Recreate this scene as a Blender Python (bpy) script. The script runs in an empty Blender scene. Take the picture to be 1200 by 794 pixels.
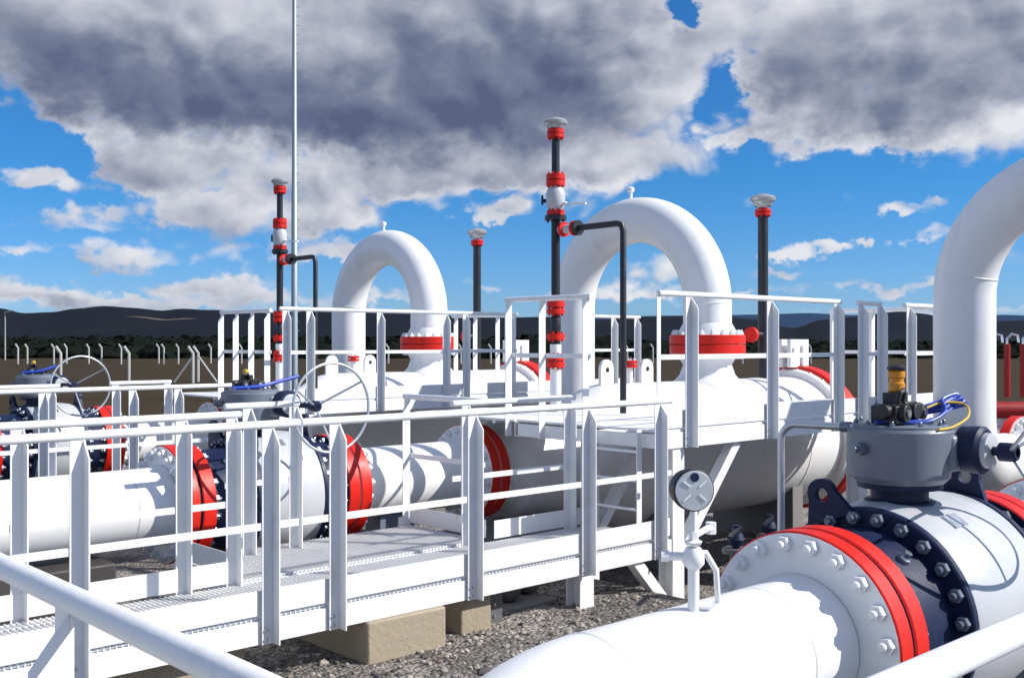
import bpy, bmesh, math, random
from mathutils import Vector, Matrix
random.seed(7)
S = bpy.context.scene
C = S.collection
PI = math.pi
R_ = math.radians
EYE = 2.5                       # the eye stands 2.5 m above the gravel; z in the code is measured from the eye

# ---------------------------------------------------------------- camera
HEAD = R_(47.17)                # heading of the view from +X (the pipe direction)
FPX = 1246.0                    # focal length in pixels of a 1200 px wide picture
cam = bpy.data.cameras.new('camera')
cam.sensor_width = 36; cam.lens = 36 * FPX / 1200
cam.shift_y = 4.0 / 1200
cam.clip_start = .05; cam.clip_end = 30000
co = bpy.data.objects.new('camera', cam); C.objects.link(co)
co.location = (0, 0, EYE); co.rotation_euler = (PI / 2, 0, HEAD - PI / 2)
S.camera = co
FWD = (math.cos(HEAD), math.sin(HEAD)); RGT = (math.sin(HEAD), -math.cos(HEAD))

# ---------------------------------------------------------------- light
SUN_AZ, SUN_EL = R_(-50), R_(38)
S.view_settings.view_transform = 'Standard'; S.view_settings.look = 'None'
S.view_settings.gamma = 1; S.view_settings.exposure = 0.28
S.view_settings.use_curve_mapping = False
S.cycles.max_bounces = 6; S.cycles.diffuse_bounces = 3; S.cycles.glossy_bounces = 3; S.cycles.transmission_bounces = 2
sl = bpy.data.lights.new('sun', 'SUN'); sl.energy = 5.0; sl.angle = R_(.53); sl.color = (1, .955, .89)
so = bpy.data.objects.new('sun', sl); C.objects.link(so)
sv = Vector((math.cos(SUN_EL) * math.cos(SUN_AZ), math.cos(SUN_EL) * math.sin(SUN_AZ), math.sin(SUN_EL)))
so.rotation_euler = sv.to_track_quat('Z', 'Y').to_euler(); so.location = (20, -25, 30)

SKY_STRENGTH = .125
W = bpy.data.worlds.new('World'); S.world = W; W.use_nodes = True
W.cycles.sampling_method = 'MANUAL'; W.cycles.sample_map_resolution = 512
def build_sky():
    nt = W.node_tree; N = nt.nodes; L = nt.links; N.clear()
    def val(v, sock):
        if isinstance(v, (int, float)): sock.default_value = v
        else: L.new(v, sock)
    def m(op, a, b=0.0, c=None, clamp=False):
        n = N.new('ShaderNodeMath'); n.operation = op; n.use_clamp = clamp
        val(a, n.inputs[0]); val(b, n.inputs[1])
        if c is not None: val(c, n.inputs[2])
        return n.outputs[0]
    def ss(x, a, b):
        n = N.new('ShaderNodeMapRange'); n.interpolation_type = 'SMOOTHSTEP'
        val(x, n.inputs[0]); n.inputs[1].default_value = a; n.inputs[2].default_value = b
        n.inputs[3].default_value = 0; n.inputs[4].default_value = 1
        return n.outputs[0]
    def mixc(f, a, b):
        n = N.new('ShaderNodeMix'); n.data_type = 'RGBA'
        val(f, n.inputs[0])
        for v, s in ((a, n.inputs[6]), (b, n.inputs[7])):
            if isinstance(v, tuple): s.default_value = (*v, 1)
            else: L.new(v, s)
        return n.outputs[2]
    out = N.new('ShaderNodeOutputWorld'); bg = N.new('ShaderNodeBackground')
    bg.inputs[1].default_value = SKY_STRENGTH
    L.new(bg.outputs[0], out.inputs[0])
    sky = N.new('ShaderNodeTexSky'); sky.sky_type = 'NISHITA'; sky.sun_disc = False
    sky.sun_elevation = SUN_EL; sky.sun_rotation = PI / 2 - SUN_AZ
    sky.air_density = 1.0; sky.dust_density = .35; sky.ozone_density = 2.2; sky.altitude = 800
    tc = N.new('ShaderNodeTexCoord'); sp = N.new('ShaderNodeSeparateXYZ'); L.new(tc.outputs['Generated'], sp.inputs[0])
    x, y, z = sp.outputs
    r = m('ADD', m('MULTIPLY', x, RGT[0]), m('MULTIPLY', y, RGT[1]))
    f = m('ADD', m('MULTIPLY', x, FWD[0]), m('MULTIPLY', y, FWD[1]))
    az = m('MULTIPLY', m('ARCTAN2', r, f), 1000.0)          # milliradians of bearing from the view
    el = m('MULTIPLY', m('ARCSINE', z), 1000.0)
    tint = mixc(ss(el, 0.0, 170.0), (.31, .50, .86), (.155, .49, .81))
    tn = N.new('ShaderNodeVectorMath'); tn.operation = 'MULTIPLY'; L.new(sky.outputs[0], tn.inputs[0]); L.new(tint, tn.inputs[1])
    # billows: noise on the direction sphere, stretched sideways
    def noise(vec_scale, scale, detail, rough, off=(0, 0, 0), dist=0.0):
        mp = N.new('ShaderNodeMapping'); mp.inputs['Scale'].default_value = vec_scale; mp.inputs['Location'].default_value = off
        L.new(tc.outputs['Generated'], mp.inputs[0])
        n = N.new('ShaderNodeTexNoise'); n.inputs['Scale'].default_value = scale; n.inputs['Detail'].default_value = detail
        n.inputs['Roughness'].default_value = rough; n.inputs['Distortion'].default_value = dist
        L.new(mp.outputs[0], n.inputs['Vector']); return n.outputs[0]
    so_ = .012
    n1 = noise((1, 1, 1.5), 8.0, 9, .58, (1.3, .2, .4), .1)
    n1s = noise((1, 1, 1.5), 8.0, 6, .58, (1.3 + so_ * RGT[0], .2 + so_ * RGT[1], .4 + so_ * 1.6), .1)
    n2 = noise((1, 1, 1.4), 26.0, 7, .62, (4.1, 2.2, .9), .1)
    n3 = noise((1, 1, 2.2), 3.6, 5, .5, (7.7, 3.1, 5.2), .2)
    # rounded heads: smooth cells on a gently warped sphere, sampled again a step towards the sun for their lit side
    wp = N.new('ShaderNodeTexNoise'); wp.inputs['Scale'].default_value = 9; wp.inputs['Detail'].default_value = 4; L.new(tc.outputs['Generated'], wp.inputs['Vector'])
    w2 = N.new('ShaderNodeVectorMath'); w2.operation = 'MULTIPLY_ADD'; L.new(wp.outputs['Color'], w2.inputs[0]); w2.inputs[1].default_value = (.11, .11, .11); L.new(tc.outputs['Generated'], w2.inputs[2])
    def heads(scale, off, feat='SMOOTH_F1'):
        mp = N.new('ShaderNodeMapping'); mp.inputs['Scale'].default_value = (1, 1, 1.45); mp.inputs['Location'].default_value = off
        L.new(w2.outputs[0], mp.inputs[0])
        v = N.new('ShaderNodeTexVoronoi'); v.feature = feat; v.inputs['Scale'].default_value = scale
        if feat != 'F1': v.inputs['Smoothness'].default_value = .35
        L.new(mp.outputs[0], v.inputs['Vector']); return m('SUBTRACT', .45, v.outputs['Distance'])
    st = .014; toward = (st * RGT[0], st * RGT[1], st * 1.3)
    h1 = heads(19.0, (0, 0, 0), 'F1'); h1s = heads(19.0, toward, 'F1'); h2 = heads(46.0, (.3, .1, .2), 'F1')
    wob = m('MULTIPLY', m('SUBTRACT', n1, .5), 120.0); wob2 = m('MULTIPLY', m('SUBTRACT', n2, .5), 60.0)
    azw = m('ADD', az, m('ADD', wob, wob2)); elw = m('ADD', el, m('MULTIPLY', m('ADD', wob2, m('MULTIPLY', m('SUBTRACT', n3, .5), 60.0)), .8))
    def field(blobs):
        tot = None
        for (px, py, rx, ry, w) in blobs:
            a0 = math.atan((px - 600) / FPX) * 1000; e0 = math.atan((401 - py) / FPX * math.cos(a0 / 1000)) * 1000
            k = math.cos(a0 / 1000)
            sx = rx / FPX * 1000 * k * k; sy = ry / FPX * 1000 * k
            dx = m('MULTIPLY', m('SUBTRACT', azw, a0), 1 / sx); dy = m('MULTIPLY', m('SUBTRACT', elw, e0), 1 / sy)
            d2 = m('ADD', m('MULTIPLY', dx, dx), m('MULTIPLY', dy, dy))
            g = m('MULTIPLY', m('POWER', 2.718, m('MULTIPLY', m('POWER', d2, 1.7), -.8)), w)
            tot = g if tot is None else m('ADD', tot, g)
        return tot
    cover = field([
        (400, 40, 420, 115, .95), (130, 70, 190, 62, .75), (600, 110, 200, 110, .8), (700, 30, 100, 60, .6), (440, 160, 200, 50, .7),
        (660, 195, 150, 30, .75), (480, 205, 50, 30, .5), (140, 170, 22, 26, .6), (175, 205, 50, 26, .62), (50, 212, 66, 16, .75), (205, 215, 40, 20, .4), (20, 330, 50, 12, .4), (340, 225, 130, 26, .7), (230, 185, 60, 20, .5), (75, 165, 20, 9, .6),
        (300, 262, 150, 24, .7), (230, 292, 60, 12, .4), (130, 300, 80, 16, .62), (50, 345, 90, 13, .6), (215, 335, 60, 11, .55), (385, 300, 40, 12, .7), (390, 255, 40, 16, .6), (300, 352, 170, 9, .5),
        (1010, 40, 185, 110, .95), (1160, 70, 130, 95, .9), (930, 105, 70, 55, .5), (1040, 160, 95, 18, .75), (885, 160, 34, 12, .6), (842, 136, 20, 14, .6),
        (572, 250, 38, 13, .85), (1078, 248, 36, 9, .66), (1090, 278, 28, 14, .7), (1022, 291, 10, 6, .7), (960, 300, 60, 8, .7), (905, 322, 50, 8, .68),
        (1060, 336, 75, 9, .74), (770, 318, 46, 20, .62), (1190, 320, 50, 30, .55), (850, 345, 120, 7, .5), (1150, 365, 200, 6, .45), (560, 330, 60, 7, .45), (690, 345, 60, 10, .5), (470, 345, 60, 8, .5), (838, 112, 30, 40, -.9), (806, 10, 24, 18, -1.0), (60, 165, 60, 28, -.5), (240, 240, 40, 10, -.3), (60, 262, 70, 11, .6), (150, 350, 120, 7, .5), (215, 245, 46, 12, .55), (110, 245, 40, 9, .5), (420, 310, 50, 10, .5), (20, 290, 40, 9, .45), (265, 325, 60, 10, .6), (330, 340, 50, 9, .5)])
    dark = field([
        (170, 92, 230, 46, .75), (350, 130, 190, 42, .6), (560, 95, 130, 48, .62), (470, 155, 170, 28, .7), (655, 130, 110, 40, .6), (640, 60, 110, 40, .3),
        (280, 25, 330, 50, .22), (620, 50, 190, 80, .25), (1030, 45, 200, 70, .25), (450, 205, 220, 24, .22), (160, 205, 80, 20, .2),
        (30, 60, 120, 50, .4), (300, 225, 100, 16, .35), (120, 318, 120, 12, .45), (300, 272, 120, 12, .3), (50, 355, 120, 10, .4), (680, 210, 110, 12, .3),
        (980, 115, 130, 40, .6), (1090, 130, 130, 24, .5), (1170, 90, 90, 40, .35), (920, 70, 70, 40, .3), (430, 40, 90, 26, .2)])
    # elsewhere in the sky: unseen broken cumulus, brightened to add fill light
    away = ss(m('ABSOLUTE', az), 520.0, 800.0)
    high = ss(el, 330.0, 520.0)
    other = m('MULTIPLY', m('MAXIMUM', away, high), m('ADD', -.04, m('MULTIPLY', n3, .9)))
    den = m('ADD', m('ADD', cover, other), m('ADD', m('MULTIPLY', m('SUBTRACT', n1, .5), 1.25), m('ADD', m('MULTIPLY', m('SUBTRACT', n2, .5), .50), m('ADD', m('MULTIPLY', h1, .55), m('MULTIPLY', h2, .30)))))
    alpha = ss(den, .20, .74)
    relief = m('ADD', m('MULTIPLY', m('SUBTRACT', n1, n1s), 4.5), m('ADD', m('MULTIPLY', m('SUBTRACT', h1, h1s), 1.5), m('MULTIPLY', m('SUBTRACT', h2, .1), .12)))
    thick = ss(den, .55, 1.35)
    shade = m('ADD', m('ADD', m('MULTIPLY', dark, .82), m('MULTIPLY', thick, .34)), m('ADD', m('MULTIPLY', relief, -.42), m('MULTIPLY', m('SUBTRACT', n2, .5), .22)))
    shade = m('ADD', shade, m('MULTIPLY', m('SUBTRACT', n3, .5), .45))
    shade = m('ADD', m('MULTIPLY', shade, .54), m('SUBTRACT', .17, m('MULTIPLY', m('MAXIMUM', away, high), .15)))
    k = 1 / SKY_STRENGTH
    ramp = N.new('ShaderNodeValToRGB'); cr = ramp.color_ramp
    stops = [(0.0, (.66, .67, .71)), (.25, (.49, .51, .57)), (.50, (.30, .325, .405)), (.75, (.155, .18, .265)), (1.0, (.082, .105, .188))]
    while len(cr.elements) < len(stops): cr.elements.new(.5)
    for e, (p, c) in zip(cr.elements, stops): e.position = p; e.color = (*c, 1)
    L.new(shade, ramp.inputs[0])
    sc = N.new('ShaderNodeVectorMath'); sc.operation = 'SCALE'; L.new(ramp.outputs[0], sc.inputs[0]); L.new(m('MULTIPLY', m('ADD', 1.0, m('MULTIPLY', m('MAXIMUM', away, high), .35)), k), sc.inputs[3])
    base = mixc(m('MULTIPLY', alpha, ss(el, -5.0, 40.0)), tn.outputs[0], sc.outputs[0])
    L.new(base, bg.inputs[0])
build_sky()

# ---------------------------------------------------------------- materials
def mat(name, col, rough=.45, metal=0.0, var=.0, vscale=6.0, bump=0.0, bscale=60.0, spec=.5, coat=0.0, dirt=None, dirt_amt=0.0, dscale=3.0):
    M = bpy.data.materials.new(name); M.use_nodes = True
    nt = M.node_tree; N = nt.nodes; L = nt.links
    b = N['Principled BSDF']; b.inputs['Base Color'].default_value = (*col, 1)
    b.inputs['Roughness'].default_value = rough; b.inputs['Metallic'].default_value = metal
    b.inputs['Specular IOR Level'].default_value = spec; b.inputs['Coat Weight'].default_value = coat
    tc = N.new('ShaderNodeTexCoord')
    cs = None
    if var or dirt:
        n = N.new('ShaderNodeTexNoise'); n.inputs['Scale'].default_value = vscale; n.inputs['Detail'].default_value = 8; n.inputs['Roughness'].default_value = .65
        L.new(tc.outputs['Object'], n.inputs['Vector'])
        mx = N.new('ShaderNodeMix'); mx.data_type = 'RGBA'
        mx.inputs[6].default_value = (*[c * (1 - var) for c in col], 1); mx.inputs[7].default_value = (*[min(1, c * (1 + var)) for c in col], 1)
        L.new(n.outputs[0], mx.inputs[0]); cs = mx.outputs[2]
        rr = N.new('ShaderNodeMapRange'); rr.inputs[1].default_value = .3; rr.inputs[2].default_value = .7
        rr.inputs[3].default_value = max(.05, rough - .09); rr.inputs[4].default_value = rough + .1
        L.new(n.outputs[0], rr.inputs[0]); L.new(rr.outputs[0], b.inputs['Roughness'])
    if dirt:
        n2 = N.new('ShaderNodeTexNoise'); n2.inputs['Scale'].default_value = dscale; n2.inputs['Detail'].default_value = 10; n2.inputs['Roughness'].default_value = .72
        mp2 = N.new('ShaderNodeMapping'); mp2.inputs['Scale'].default_value = (1, 1, .4); L.new(tc.outputs['Object'], mp2.inputs[0]); L.new(mp2.outputs[0], n2.inputs['Vector'])
        mr = N.new('ShaderNodeMapRange'); mr.inputs[1].default_value = .52; mr.inputs[2].default_value = .74; mr.inputs[3].default_value = 0; mr.inputs[4].default_value = dirt_amt
        L.new(n2.outputs[0], mr.inputs[0])
        mx2 = N.new('ShaderNodeMix'); mx2.data_type = 'RGBA'; L.new(mr.outputs[0], mx2.inputs[0])
        L.new(cs, mx2.inputs[6]); mx2.inputs[7].default_value = (*dirt, 1); cs = mx2.outputs[2]
    if cs: L.new(cs, b.inputs['Base Color'])
    if bump:
        nb = N.new('ShaderNodeTexNoise'); nb.inputs['Scale'].default_value = bscale; nb.inputs['Detail'].default_value = 5
        L.new(tc.outputs['Object'], nb.inputs['Vector'])
        bp = N.new('ShaderNodeBump'); bp.inputs['Strength'].default_value = bump; bp.inputs['Distance'].default_value = .01
        L.new(nb.outputs[0], bp.inputs['Height']); L.new(bp.outputs[0], b.inputs['Normal'])
    return M
WHITE = mat('white_paint', (.80, .80, .80), .34, var=.02, bump=.05, bscale=25, dirt=(.50, .47, .42), dirt_amt=.38, dscale=3.2)
STEEL = mat('white_steel_paint', (.79, .795, .80), .42, var=.03, bump=.08, bscale=45, dirt=(.46, .42, .36), dirt_amt=.42, dscale=6)
DECK = mat('deck_paint', (.76, .77, .78), .5, var=.04, bump=.5, bscale=90, dirt=(.45, .43, .40), dirt_amt=.35, dscale=4)
RED = mat('red_paint', (.62, .011, .003), .46, spec=.35, var=.10, bump=.1, bscale=60, dirt=(.28, .03, .02), dirt_amt=.35, dscale=7)
NAVY = mat('navy_paint', (.007, .014, .052), .5, var=.15, bump=.1, bscale=50, dirt=(.05, .055, .075), dirt_amt=.3, spec=.3)
GREY = mat('grey_paint', (.155, .18, .225), .40, var=.06, bump=.1, bscale=40, dirt=(.18, .18, .18), dirt_amt=.3)
LGREY = mat('light_grey_paint', (.47, .485, .51), .36, var=.04, bump=.05, bscale=35, dirt=(.40, .40, .40), dirt_amt=.25)
BLACK = mat('black_paint', (.012, .013, .018), .42, var=.1, bump=.05)
RUB = mat('black_plastic', (.01, .01, .012), .5, var=.1)
GALV = mat('galvanised_steel', (.52, .55, .58), .38, .85, var=.12, vscale=18, bump=.05)
POLE = mat('mast_steel', (.30, .36, .40), .5, .4, var=.12, vscale=3)
CHROME = mat('bright_steel', (.72, .73, .74), .22, 1.0, var=.05)
CONC = mat('concrete', (.33, .28, .205), .85, var=.12, vscale=5, bump=.6, bscale=35, dirt=(.20, .17, .13), dirt_amt=.6, dscale=3.5)
DCONC = mat('grey_concrete', (.20, .195, .19), .85, var=.12, vscale=5, bump=.5, bscale=35, dirt=(.16, .15, .14), dirt_amt=.5)
BLUE = mat('blue_cable', (.015, .06, .42), .4, var=.05)
YEL = mat('yellow_cable', (.62, .42, .04), .4, var=.05)
AMBER = mat('amber_plastic', (.62, .25, .02), .3, var=.1)
FIELD = mat('dry_field', (.046, .033, .019), .95, spec=.06, var=.4, vscale=.12, dirt=(.022, .026, .010), dirt_amt=.9, dscale=.05)
def hill_mat():
    M = mat('hill_scrub', (.0085, .0115, .017), .95, var=.65, vscale=.016, dirt=(.020, .017, .013), dirt_amt=.7, dscale=.004)  # cloud shadow and distance blue are put into the dark base colour
    nt = M.node_tree; N = nt.nodes; L = nt.links; b = N['Principled BSDF']; b.inputs['Specular IOR Level'].default_value = .05
    src = b.inputs['Base Color'].links[0].from_socket
    # a bare slope on the near side of the ridge
    d0 = 2240.0; u0 = (193 - 600) / FPX; c = (d0 * (FWD[0] + u0 * RGT[0]), d0 * (FWD[1] + u0 * RGT[1]))
    tc = N.new('ShaderNodeTexCoord'); mp = N.new('ShaderNodeMapping'); mp.vector_type = 'TEXTURE'
    mp.inputs['Location'].default_value = (c[0], c[1], 0); mp.inputs['Rotation'].default_value = (0, 0, math.atan2(RGT[1], RGT[0])); mp.inputs['Scale'].default_value = (66, 26, 1e6)
    L.new(tc.outputs['Object'], mp.inputs[0])
    nz = N.new('ShaderNodeTexNoise'); nz.inputs['Scale'].default_value = 1.3; nz.inputs['Detail'].default_value = 5; L.new(mp.outputs[0], nz.inputs[0])
    ln = N.new('ShaderNodeVectorMath'); ln.operation = 'LENGTH'; L.new(mp.outputs[0], ln.inputs[0])
    ad = N.new('ShaderNodeMath'); ad.operation = 'MULTIPLY_ADD'; L.new(nz.outputs[0], ad.inputs[0]); ad.inputs[1].default_value = 1.3; L.new(ln.outputs['Value'], ad.inputs[2])
    mr = N.new('ShaderNodeMapRange'); mr.inputs[1].default_value = 1.45; mr.inputs[2].default_value = 1.8; mr.inputs[3].default_value = 1; mr.inputs[4].default_value = 0; L.new(ad.outputs[0], mr.inputs[0])
    mx = N.new('ShaderNodeMix'); mx.data_type = 'RGBA'; L.new(mr.outputs[0], mx.inputs[0]); L.new(src, mx.inputs[6]); mx.inputs[7].default_value = (.13, .105, .085, 1)
    L.new(mx.outputs[2], b.inputs['Base Color'])
    return M
HILL = hill_mat()
HILL_FAR = mat('far_hazed_hill', (.022, .045, .09), .95, var=.2, vscale=.004, spec=.05)  # distance haze is put into this blue base colour
BARE = mat('bare_earth', (.16, .13, .11), .95, var=.2, vscale=.02)
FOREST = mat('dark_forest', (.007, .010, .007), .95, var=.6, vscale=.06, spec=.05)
POSTC = mat('fence_concrete', (.40, .40, .38), .8, var=.1, vscale=3)
def gravel_mat():
    M = bpy.data.materials.new('gravel'); M.use_nodes = True; nt = M.node_tree; N = nt.nodes; L = nt.links
    b = N['Principled BSDF']; b.inputs['Roughness'].default_value = .9
    tc = N.new('ShaderNodeTexCoord'); v = N.new('ShaderNodeTexVoronoi'); v.inputs['Scale'].default_value = 34
    L.new(tc.outputs['Object'], v.inputs['Vector'])
    r = N.new('ShaderNodeValToRGB'); r.color_ramp.elements[0].color = (.075, .070, .068, 1); r.color_ramp.elements[1].color = (.36, .325, .29, 1)
    sx = N.new('ShaderNodeSeparateColor'); L.new(v.outputs['Color'], sx.inputs[0]); L.new(sx.outputs[0], r.inputs[0]); L.new(r.outputs[0], b.inputs['Base Color'])
    st = N.new('ShaderNodeTexNoise'); st.inputs['Scale'].default_value = 1.1; st.inputs['Detail'].default_value = 6; L.new(tc.outputs['Object'], st.inputs['Vector'])
    sr = N.new('ShaderNodeMapRange'); sr.inputs[1].default_value = .42; sr.inputs[2].default_value = .62; sr.inputs[3].default_value = .55; sr.inputs[4].default_value = 1.15; L.new(st.outputs[0], sr.inputs[0])
    vm = N.new('ShaderNodeVectorMath'); vm.operation = 'SCALE'; L.new(r.outputs[0], vm.inputs[0]); L.new(sr.outputs[0], vm.inputs[3]); L.new(vm.outputs[0], b.inputs['Base Color'])
    bp = N.new('ShaderNodeBump'); bp.inputs['Strength'].default_value = 1; bp.inputs['Distance'].default_value = .025; bp.invert = True
    L.new(v.outputs['Distance'], bp.inputs['Height']); L.new(bp.outputs[0], b.inputs['Normal'])
    return M
GRAVEL = gravel_mat()

# ---------------------------------------------------------------- mesh helpers
class MB:
    """collects shapes (z from the eye) and links them as one mesh object"""
    def __init__(s): s.v = []; s.f = []; s.m = []; s.cur = 0
    def add(s, vs, fs):
        o = len(s.v); s.v += [tuple(v) for v in vs]; s.f += [tuple(i + o for i in f) for f in fs]; s.m += [s.cur] * len(fs); return s
    def use(s, k): s.cur = k; return s
    def box(s, x0, x1, y0, y1, z0, z1):
        return s.add([(x0, y0, z0), (x1, y0, z0), (x1, y1, z0), (x0, y1, z0), (x0, y0, z1), (x1, y0, z1), (x1, y1, z1), (x0, y1, z1)],
                     [(0, 3, 2, 1), (4, 5, 6, 7), (0, 1, 5, 4), (1, 2, 6, 5), (2, 3, 7, 6), (3, 0, 4, 7)])
    def bar(s, a, b, w, h, up=(0, 0, 1)):
        a = Vector(a); b = Vector(b); d = (b - a).normalized(); u = Vector(up)
        if abs(d.dot(u)) > .99: u = Vector((1, 0, 0))
        sd = d.cross(u).normalized() * w / 2; u = sd.cross(d).normalized() * h / 2
        vs = [p + i * sd + j * u for p in (a, b) for i, j in ((-1, -1), (1, -1), (1, 1), (-1, 1))]
        return s.add(vs, [(0, 1, 2, 3), (7, 6, 5, 4), (0, 4, 5, 1), (1, 5, 6, 2), (2, 6, 7, 3), (3, 7, 4, 0)])
    def lathe(s, o, ax, prof, n=32, cap=True, phase=0.0):
        o = Vector(o); ax = Vector(ax).normalized()
        u = Vector((0, 0, 1)) if abs(ax.z) < .9 else Vector((1, 0, 0))
        e1 = ax.cross(u).normalized(); e2 = ax.cross(e1)
        vs = []; fs = []
        for t, r in prof:
            for k in range(n):
                a = 2 * PI * k / n + phase
                vs.append(o + ax * t + (e1 * math.cos(a) + e2 * math.sin(a)) * r)
        for i in range(len(prof) - 1):
            for k in range(n):
                k2 = (k + 1) % n
                fs.append((i * n + k, i * n + k2, (i + 1) * n + k2, (i + 1) * n + k))
        if cap:
            if prof[0][1] > 1e-5: fs.append(tuple(reversed(range(n))))
            if prof[-1][1] > 1e-5: fs.append(tuple((len(prof) - 1) * n + k for k in range(n)))
        return s.add(vs, fs)
    def cyl(s, a, b, r, n=20, r2=None):
        a = Vector(a); b = Vector(b)
        return s.lathe(a, b - a, [(0, r), ((b - a).length, r if r2 is None else r2)], n)
    def tube(s, pts, r, n=12, cap=True):
        P = [Vector(p) for p in pts]; vs = []; fs = []
        t0 = (P[1] - P[0]).normalized(); u = Vector((0, 0, 1)) if abs(t0.z) < .9 else Vector((1, 0, 0))
        e = t0.cross(u).normalized()
        for i, p in enumerate(P):
            t = ((P[i + 1] - p) if i == 0 else (p - P[i - 1]) if i == len(P) - 1 else (P[i + 1] - P[i - 1])).normalized()
            e = (e - t * e.dot(t)).normalized(); e2 = t.cross(e)
            rr = r[i] if isinstance(r, (list, tuple)) else r
            for k in range(n):
                a = 2 * PI * k / n; vs.append(p + (e * math.cos(a) + e2 * math.sin(a)) * rr)
        for i in range(len(P) - 1):
            for k in range(n):
                k2 = (k + 1) % n; fs.append((i * n + k, (i + 1) * n + k, (i + 1) * n + k2, i * n + k2))
        if cap: fs.append(tuple(range(n))); fs.append(tuple(reversed([(len(P) - 1) * n + k for k in range(n)])))
        return s.add(vs, fs)
    def torus(s, c, ax, R, r, n=48, k=8):
        c = Vector(c); ax = Vector(ax).normalized(); u = Vector((0, 0, 1)) if abs(ax.z) < .9 else Vector((1, 0, 0))
        e1 = ax.cross(u).normalized(); e2 = ax.cross(e1); vs = []; fs = []
        for i in range(n):
            a = 2 * PI * i / n; d = e1 * math.cos(a) + e2 * math.sin(a)
            for j in range(k):
                b = 2 * PI * j / k; vs.append(c + d * (R + r * math.cos(b)) + ax * r * math.sin(b))
        for i in range(n):
            for j in range(k):
                i2 = (i + 1) % n; j2 = (j + 1) % k
                fs.append((i * k + j, i2 * k + j, i2 * k + j2, i * k + j2))
        return s.add(vs, fs)
    def prism(s, poly, ext):
        """polygon of 3-D points swept by the vector ext"""
        n = len(poly); e = Vector(ext); vs = [Vector(p) for p in poly] + [Vector(p) + e for p in poly]
        return s.add(vs, [tuple(reversed(range(n))), tuple(range(n, 2 * n))] + [(i, (i + 1) % n, (i + 1) % n + n, i + n) for i in range(n)])
    def build(s, name, m, parent=None, smooth=True, bevel=0.0, sharp=40, seg=2):
        me = bpy.data.meshes.new(name)
        off = Vector(parent_world(parent)) if parent else Vector((0, 0, 0))
        me.from_pydata([(v[0] - off.x, v[1] - off.y, v[2] + EYE - off.z) for v in s.v], [], s.f)
        bm = bmesh.new(); bm.from_mesh(me); bmesh.ops.recalc_face_normals(bm, faces=bm.faces); bm.to_mesh(me); bm.free()
        for mm in (m if isinstance(m, (list, tuple)) else [m]): me.materials.append(mm)
        if isinstance(m, (list, tuple)):
            me.polygons.foreach_set('material_index', s.m)
        if smooth:
            me.polygons.foreach_set('use_smooth', [True] * len(me.polygons)); me.set_sharp_from_angle(angle=R_(sharp))
        o = bpy.data.objects.new(name, me); C.objects.link(o)
        if parent: o.parent = parent
        if bevel:
            b = o.modifiers.new('bevel', 'BEVEL'); b.width = bevel; b.segments = seg; b.limit_method = 'ANGLE'; b.angle_limit = R_(40)
        return o
def parent_world(p):
    v = Vector((0, 0, 0))
    while p: v += p.location; p = p.parent
    return v
def tag(o, label, cat, group=None):
    o['label'] = label; o['category'] = cat
    if group: o['group'] = group
    return o
def thing(name, label, cat, loc, group=None):
    o = bpy.data.objects.new(name, None); C.objects.link(o); o.empty_display_size = .1
    o.location = (loc[0], loc[1], loc[2] + EYE); return tag(o, label, cat, group)
def copy_tree(o, parent=None):
    c = o.copy(); C.objects.link(c)
    if parent: c.parent = parent
    for ch in list(o.children): copy_tree(ch, c)
    return c
def dup(o, d, label):
    c = copy_tree(o); c.location = o.location + Vector(d); c['label'] = label; return c
def arc(c, e1, e2, r, a0, a1, n):
    c = Vector(c); e1 = Vector(e1); e2 = Vector(e2)
    return [c + (e1 * math.cos(a) + e2 * math.sin(a)) * r for a in [a0 + (a1 - a0) * i / n for i in range(n + 1)]]
def struct(o): o['kind'] = 'structure'; return o
GZ = -EYE

# ---------------------------------------------------------------- ground, fields, hills
def view(u, F):                 # bearing slope u (right/forward) and forward distance -> x, y
    return (F * (FWD[0] + u * RGT[0]), F * (FWD[1] + u * RGT[1]))
def ground():
    g = MB(); n = 40; size = 14000.0
    g.add([(-size, -size, GZ - .02), (size, -size, GZ - .02), (size, size, GZ - .02), (-size, size, GZ - .02)], [(0, 1, 2, 3)])
    struct(g.build('ground', FIELD, smooth=False))
    g = MB(); g.add([(-25, -20, GZ), (38, -20, GZ), (38, 34, GZ), (-25, 34, GZ)], [(0, 1, 2, 3)])
    struct(g.build('gravel_yard', GRAVEL, smooth=False))
ground()
def bank():
    g = MB(); g.prism([(-4.5, 3.3, GZ - .05), (-4.5, 6.75, GZ - .05), (-4.5, 6.62, BZ), (-4.5, 4.0, BZ)], (11.2, 0, 0)); struct(g.build('gravel_bank', GRAVEL, smooth=False))
BZ = -2.02
bank()
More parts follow.
